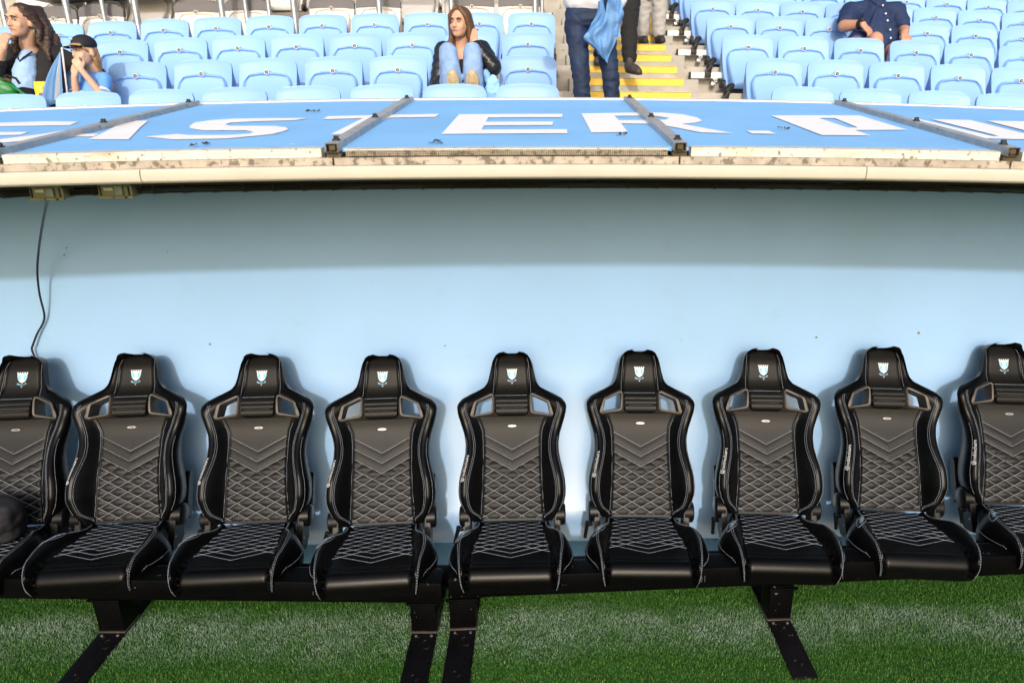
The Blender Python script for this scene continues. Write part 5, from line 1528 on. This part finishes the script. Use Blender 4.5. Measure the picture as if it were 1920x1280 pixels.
# ---------------- standing and walking people on the stair
def walker(label, hipc, kneeL, ankL, kneeR, ankR, toeL, toeR, legr, trouser, top, skin, hairm, shoem, armL, armR, hem=.045, yaw=0, headz=.72, white=None, cuffs=True):
    t = thing('person', label, 'person', (hipc[0], hipc[1], min(ankL[2], ankR[2]) - .08), 0, 'people on the stair')
    H_ = Vector(hipc); s = 1.03
    hc = H_ + Vector((0, -.01, headz - .03)); F = head_frame(hc, yaw, 8, 0, s); ch, el = head_parts(F, s)
    shz = headz - .245
    shs = [H_ + Vector((-.195, .01, shz)), H_ + Vector((.195, .01, shz))]
    hips = [H_ + Vector((-.085, 0, -.03)), H_ + Vector((.085, 0, -.03))]
    body = ch + [[(hc + Vector((0, .02, -.06)), .055), (H_ + Vector((0, .02, shz + .04)), .062)], [(H_ + Vector((0, .01, shz)), .11), (H_ + Vector((0, 0, .22)), .105), (H_ + Vector((0, .02, 0)), .070)]]
    kn = [kneeL, kneeR]; an = [ankL, ankR]; arms = [armL, armR]
    for i in range(2):
        body += [[(hips[i], .058), (kn[i], .042), (Vector(kn[i]).lerp(Vector(an[i]), .3), .042), (an[i], .030)], [(shs[i], .052), (arms[i][0], .040), (arms[i][1], .028)]]
        body += hand_chains(arms[i][1], arms[i][2], (0, -1, .2), 1.0, .7, 1 if i else -1)
    blob('body', body, el, skin, t, .008, 3)
    face(F, s, t)
    Tp = lambda c: F @ Vector(c); R3 = F.to_3x3().normalized()
    blob('hair', [], [(Tp((0, .030, .045)), (.081, .090, .082), R3)], hairm, t, .008, 3, extra=wrinkle(40, .005))
    sh = [[(H_ + Vector((0, .01, shz - .01)), .125), (H_ + Vector((0, -.005, .22)), .142), (H_ + Vector((0, -.005, .140)), .135)], [(shs[0], .07), (shs[1], .07)]]
    for i in range(2): sh.append([(shs[i], .072), (arms[i][0], .062), (Vector(arms[i][0]).lerp(Vector(arms[i][1]), .75), .048)])
    sh.append([(H_ + Vector((-.05, -.0, .12)), .120), (H_ + Vector((.05, 0, .12)), .120)])
    blob('top', sh, [], top, t, .010, 5, extra=wrinkle(9, .007))
    tr = [[(H_ + Vector((-.06, 0, .01)), .100), (H_ + Vector((.06, 0, .01)), .100)]]
    for i in range(2):
        a_, b_ = Vector(kn[i]), Vector(an[i])
        tr.append([(hips[i], legr[0] * 1.18), (hips[i].lerp(a_, .5), legr[0]), (a_, legr[1]), (a_.lerp(b_, .3), legr[2]), (a_.lerp(b_, .93), legr[3])])
    blob('trousers', tr, [], trouser, t, .0075, 2, extra=wrinkle(17, .009, 2))
    for i, (toe) in enumerate((toeL, toeR)):
        A_ = Vector(an[i]); tv_ = Vector(toe)
        d = (tv_ - A_); heel = A_ + Vector((-d.x * .22, -d.y * .22, -.085))
        shoe('shoe', heel, tv_, (0, -.25, 1) if abs(d.z + .08) > .03 else (0, 0, 1), shoem, t, mat('dark_sole', (.02, .018, .017), .8) if 'dark_sole' not in bpy.data.materials else bpy.data.materials['dark_sole'])
    return t
DEN = mat('dark_blue_denim', (0.007, 0.021, 0.062), 0.75, var=0.45, vscale=9, bump=0.35, bscale=110)
BLK = mat('black_jogger_cloth', (0.009, 0.009, 0.010), 0.85, var=.3, bump=.2, bscale=80)
GRY = mat('light_grey_cloth', (0.40, 0.39, 0.385), 0.85, var=.1, bump=.25, bscale=60)
WSH = mat('white_shirt', (0.72, 0.72, 0.76), 0.7, var=.03, bump=.15, bscale=30)
NVY = mat('navy_shirt_cloth', (0.008, 0.024, 0.085), 0.8, var=.2, bump=.15, bscale=60)
DHR = mat('short_dark_hair', (0.04, 0.025, 0.018), 0.7, var=.3, bump=.6)
BSH = mat('black_trainers', (0.018, 0.016, 0.016), 0.55, var=.3, vscale=30); GSH = mat('dark_grey_trainers', (0.055, 0.045, 0.042), 0.6, var=.3, vscale=40)
walker('person in dark blue jeans and white shirt on the stair, holding a light blue shirt', (.315, 4.67, 2.70), (.262, 4.60, 2.37), (.295, 4.62, 1.93), (.445, 4.585, 2.385), (.492, 4.62, 1.93),
       (.29, 4.42, 1.85), (.50, 4.42, 1.85), (.066, .056, .052, .048), DEN, WSH, SK1, DHR, BSH,
       [(.07, 4.66, 2.98), (.22, 4.47, 3.04), (.8, -.2, .3)], [(.545, 4.68, 2.93), (.468, 4.575, 2.735), (-.25, -.15, -1)])
walker('person in black jogging trousers and dark trainers stepping down the stair', (.655, 6.20, 3.10), (.560, 6.24, 2.80), (.528, 6.46, 2.615), (.728, 6.02, 2.800), (.730, 5.945, 2.545),
       (.500, 6.30, 2.535), (.800, 5.80, 2.425), (.090, .072, .070, .058), BLK, BLK, SK1, DHR, GSH,
       [(.40, 6.20, 3.34), (.43, 6.02, 3.16), (.2, -.4, -.6)], [(.92, 6.22, 3.34), (.90, 6.08, 3.14), (-.1, -.3, -.8)])
walker('person in light grey trousers and black trainers coming down the top of the stair', (1.085, 7.28, 3.62), (1.015, 7.24, 3.24), (1.015, 7.28, 2.86), (1.155, 7.20, 3.24), (1.165, 7.22, 2.86),
       (1.02, 7.08, 2.775), (1.175, 7.02, 2.775), (.088, .076, .072, .066), GRY, NVY, SK2, DHR, BSH,
       [(.85, 7.26, 3.82), (.88, 7.1, 3.60), (.1, -.3, -.9)], [(1.33, 7.26, 3.82), (1.30, 7.12, 3.58), (-.1, -.3, -.9)])

def held_shirt():
    t = thing('held_shirt', 'crumpled light blue football shirt hanging from the hand of the person in jeans', 'shirt', (.40, 4.46, 2.7))
    n, m_ = 30, 34
    def P_(i, j):
        u, v = i / (n - 1) * 2 - 1, j / (m_ - 1)
        hw_ = .050 + .052 * smoothstep(0, .35, v) - .070 * smoothstep(.62, 1, v)
        x = .405 + u * hw_ - .028 * v + .018 * sin(v * 7)
        z = 2.80 - .345 * v + .03 * u * sin(v * 5) - .03 * abs(u) * (1 - v)
        y = 4.50 - .045 * cos(u * pi / 2) - .013 * sin(u * 7 + v * 6) - .012 * sin(v * 17 + u * 3.2) - .008 * sin(u * 13 - v * 9)
        return Vector((x, y, z)) - t.location
    bm = bmesh.new(); g = [[bm.verts.new(P_(i, j)) for j in range(m_)] for i in range(n)]
    for i in range(n - 1):
        for j in range(m_ - 1): bm.faces.new((g[i][j], g[i + 1][j], g[i + 1][j + 1], g[i][j + 1]))
    bmesh.ops.solidify(bm, geom=bm.faces[:], thickness=.006)
    bmobj('shirt_body', bm, M['cloth_blue'], t, True, 60)
    # a loose sleeve on the right
    bm = bmesh.new(); g = []
    for i in range(14):
        row = []
        for j in range(20):
            u, v = i / 13 * 2 - 1, j / 19
            row.append(bm.verts.new(Vector((.468 + .030 * u + .006 * sin(v * 6), 4.505 - .020 * cos(u * pi / 2) - .008 * sin(u * 6 + v * 8), 2.79 - .205 * v - .012 * u)) - t.location))
        g.append(row)
    for i in range(13):
        for j in range(19): bm.faces.new((g[i][j], g[i + 1][j], g[i + 1][j + 1], g[i][j + 1]))
    bmesh.ops.solidify(bm, geom=bm.faces[:], thickness=.005)
    bmobj('sleeve', bm, M['cloth_blue'], t, True, 60)
    bm = bmesh.new(); bmesh.ops.create_grid(bm, x_segments=6, y_segments=6, size=.5)
    for v in bm.verts: v.co = Vector((.395 + v.co.x * .045 * (.5 + v.co.y), 4.447 - .004 * sin(v.co.x * 9), 2.765 + v.co.y * .11)) - t.location
    bmesh.ops.solidify(bm, geom=bm.faces[:], thickness=.003)
    bmobj('dark_collar', bm, NVY, t)
held_shirt()

# ---------------- man in the navy shirt
def man():
    t = thing('person', 'man in a navy short-sleeved shirt and dark shorts sitting right of the stair', 'person', (3.10, 6.8, 2.55), 0, 'spectators')
    s = 1.05; hc = Vector((3.11, 6.90, 3.335)); F = head_frame(hc, -6, 4, 0, s); ch, el = head_parts(F, s)
    sh = [(2.885, 6.90, 3.03), (3.315, 6.90, 3.03)]; elb = [(2.775, 6.74, 2.885), (3.365, 6.80, 2.86)]; wr = [(2.872, 6.575, 2.885), (3.285, 6.62, 2.815)]
    hips = [(3.01, 6.80, 2.64), (3.20, 6.80, 2.64)]; kn = [(2.945, 6.43, 2.750), (3.17, 6.40, 2.665)]; an = [(2.985, 6.32, 2.36), (3.16, 6.28, 2.36)]
    body = ch + [[(hc + Vector((0, .03, -.07)), .062), (Vector((3.10, 6.93, 3.10)), .07)], [(Vector((3.10, 6.92, 3.0)), .13), (Vector((3.10, 6.85, 2.82)), .155), (Vector((3.10, 6.83, 2.65)), .15)]]
    for i in range(2): body += [[(sh[i], .062), (elb[i], .052), (Vector(elb[i]).lerp(Vector(wr[i]), .3), .050), (wr[i], .034)], [(hips[i], .095), (Vector(hips[i]).lerp(Vector(kn[i]), .6), .078), (kn[i], .062), (Vector(kn[i]).lerp(Vector(an[i]), .35), .056), (an[i], .038)]]
    body += hand_chains(wr[0], (.55, -.35, -.6), (.2, -.6, .7), 1.08, .85) + hand_chains(wr[1], (-.1, -.6, -.5), (0, -.5, .8), 1.08, 1.0)
    blob('body', body, el, SK2, t, .0075, 3)
    face(F, s, t)
    Tp = lambda c: F @ Vector(c); R3 = F.to_3x3().normalized()
    blob('hair', [], [(Tp((0, .032, .046)), (.082, .090, .082), R3)], DHR, t, .008, 3)
    shirt = [[(Vector((3.10, 6.92, 3.02)), .145), (Vector((3.10, 6.84, 2.84)), .185), (Vector((3.10, 6.79, 2.71)), .185)], [(sh[0], .085), (sh[1], .085)], [(Vector((3.03, 6.80, 2.76)), .16), (Vector((3.17, 6.80, 2.76)), .16)]]
    for i in range(2): shirt.append([(sh[i], .088), (Vector(sh[i]).lerp(Vector(elb[i]), .72), .078)])
    blob('shirt', shirt, [], NVY, t, .009, 3, extra=wrinkle(13, .010))
    for i in range(2):
        v, f = tube_arrays([Vector((3.10 + sx, 6.80 + .02 * i, 3.075)) - t.location for sx in ()] or [Vector((3.10 + (-.065 if i == 0 else .065), 6.86, 3.12)) - t.location, Vector((3.10 + (-.035 if i == 0 else .05), 6.80, 3.085)) - t.location, Vector((3.105, 6.775, 3.045)) - t.location], .014, 6)
        pyobj('collar', v, f, NVY, t)
    for (x, y, z) in ((3.118, 6.755, 3.06), (3.128, 6.695, 2.985), (3.140, 6.668, 2.925), (3.155, 6.622, 2.845), (3.165, 6.612, 2.775)):
        bm = bmesh.new(); ball(bm, Vector((x, y, z)) - t.location, (.009, .007, .009), 2); bmobj('button', bm, M['cloth_white'], t)
    blob('shorts', [[(hips[i], .118), (Vector(hips[i]).lerp(Vector(kn[i]), .42), .100)] for i in range(2)], [], mat('dark_navy_shorts', (.008, .011, .022), .85), t, .009, 3, extra=wrinkle(14, .006))
    w_ = Vector(elb[0]).lerp(Vector(wr[0]), .93) - t.location; d = (Vector(wr[0]) - Vector(elb[0])).normalized()
    bm = bmesh.new(); cyl(bm, w_ - d * .018, w_ + d * .018, .043, .041, 18); ball(bm, w_ + Vector((0, -.03, .03)), (.022, .012, .022), 2); bmobj('wristwatch', bm, M['dark'], t)
    for i in range(2): shoe('shoe', (an[i][0], an[i][1] + .06, 2.30), (an[i][0] - .02, an[i][1] - .20, 2.30), (0, 0, 1), BSH, t)
man()
def shoulder_bag():
    t = thing('shoulder_bag', 'navy shoulder bag hanging on its strap beside the man in the navy shirt', 'bag', (2.86, 6.6, 2.75))
    NB = mat('navy_nylon', (0.012, 0.017, 0.075), 0.5, var=.2, bump=.2, bscale=50)
    blob('bag_body', [], [((2.88, 6.62, 2.745), (.115, .05, .085))], NB, t, .009, 3, extra=wrinkle(16, .010))
    P = [(3.09, 6.77, 3.05), (3.05, 6.715, 2.99), (3.005, 6.655, 2.91), (2.965, 6.615, 2.85), (2.93, 6.60, 2.80)]
    bm = bmesh.new(); prev = None
    for p in P:
        a_ = Vector(p) + Vector((-.016, 0, .010)) - t.location; b_ = Vector(p) + Vector((.016, 0, -.010)) - t.location
        cur = [bm.verts.new(a_), bm.verts.new(b_)]
        if prev: bm.faces.new((prev[0], prev[1], cur[1], cur[0]))
        prev = cur
    bmesh.ops.solidify(bm, geom=bm.faces[:], thickness=.004)
    bmobj('strap', bm, mat('blue_webbing', (.04, .065, .19), .7), t)
    for q in ((2.80, 6.575, 2.745), (2.835, 6.572, 2.73)):
        bm = bmesh.new(); c = Vector(q) - t.location; box(bm, c.x - .012, c.x + .012, c.y - .006, c.y + .004, c.z - .018, c.z + .018, .003); bmobj('bag_print', bm, M['cloth_blue'], t)
shoulder_bag()
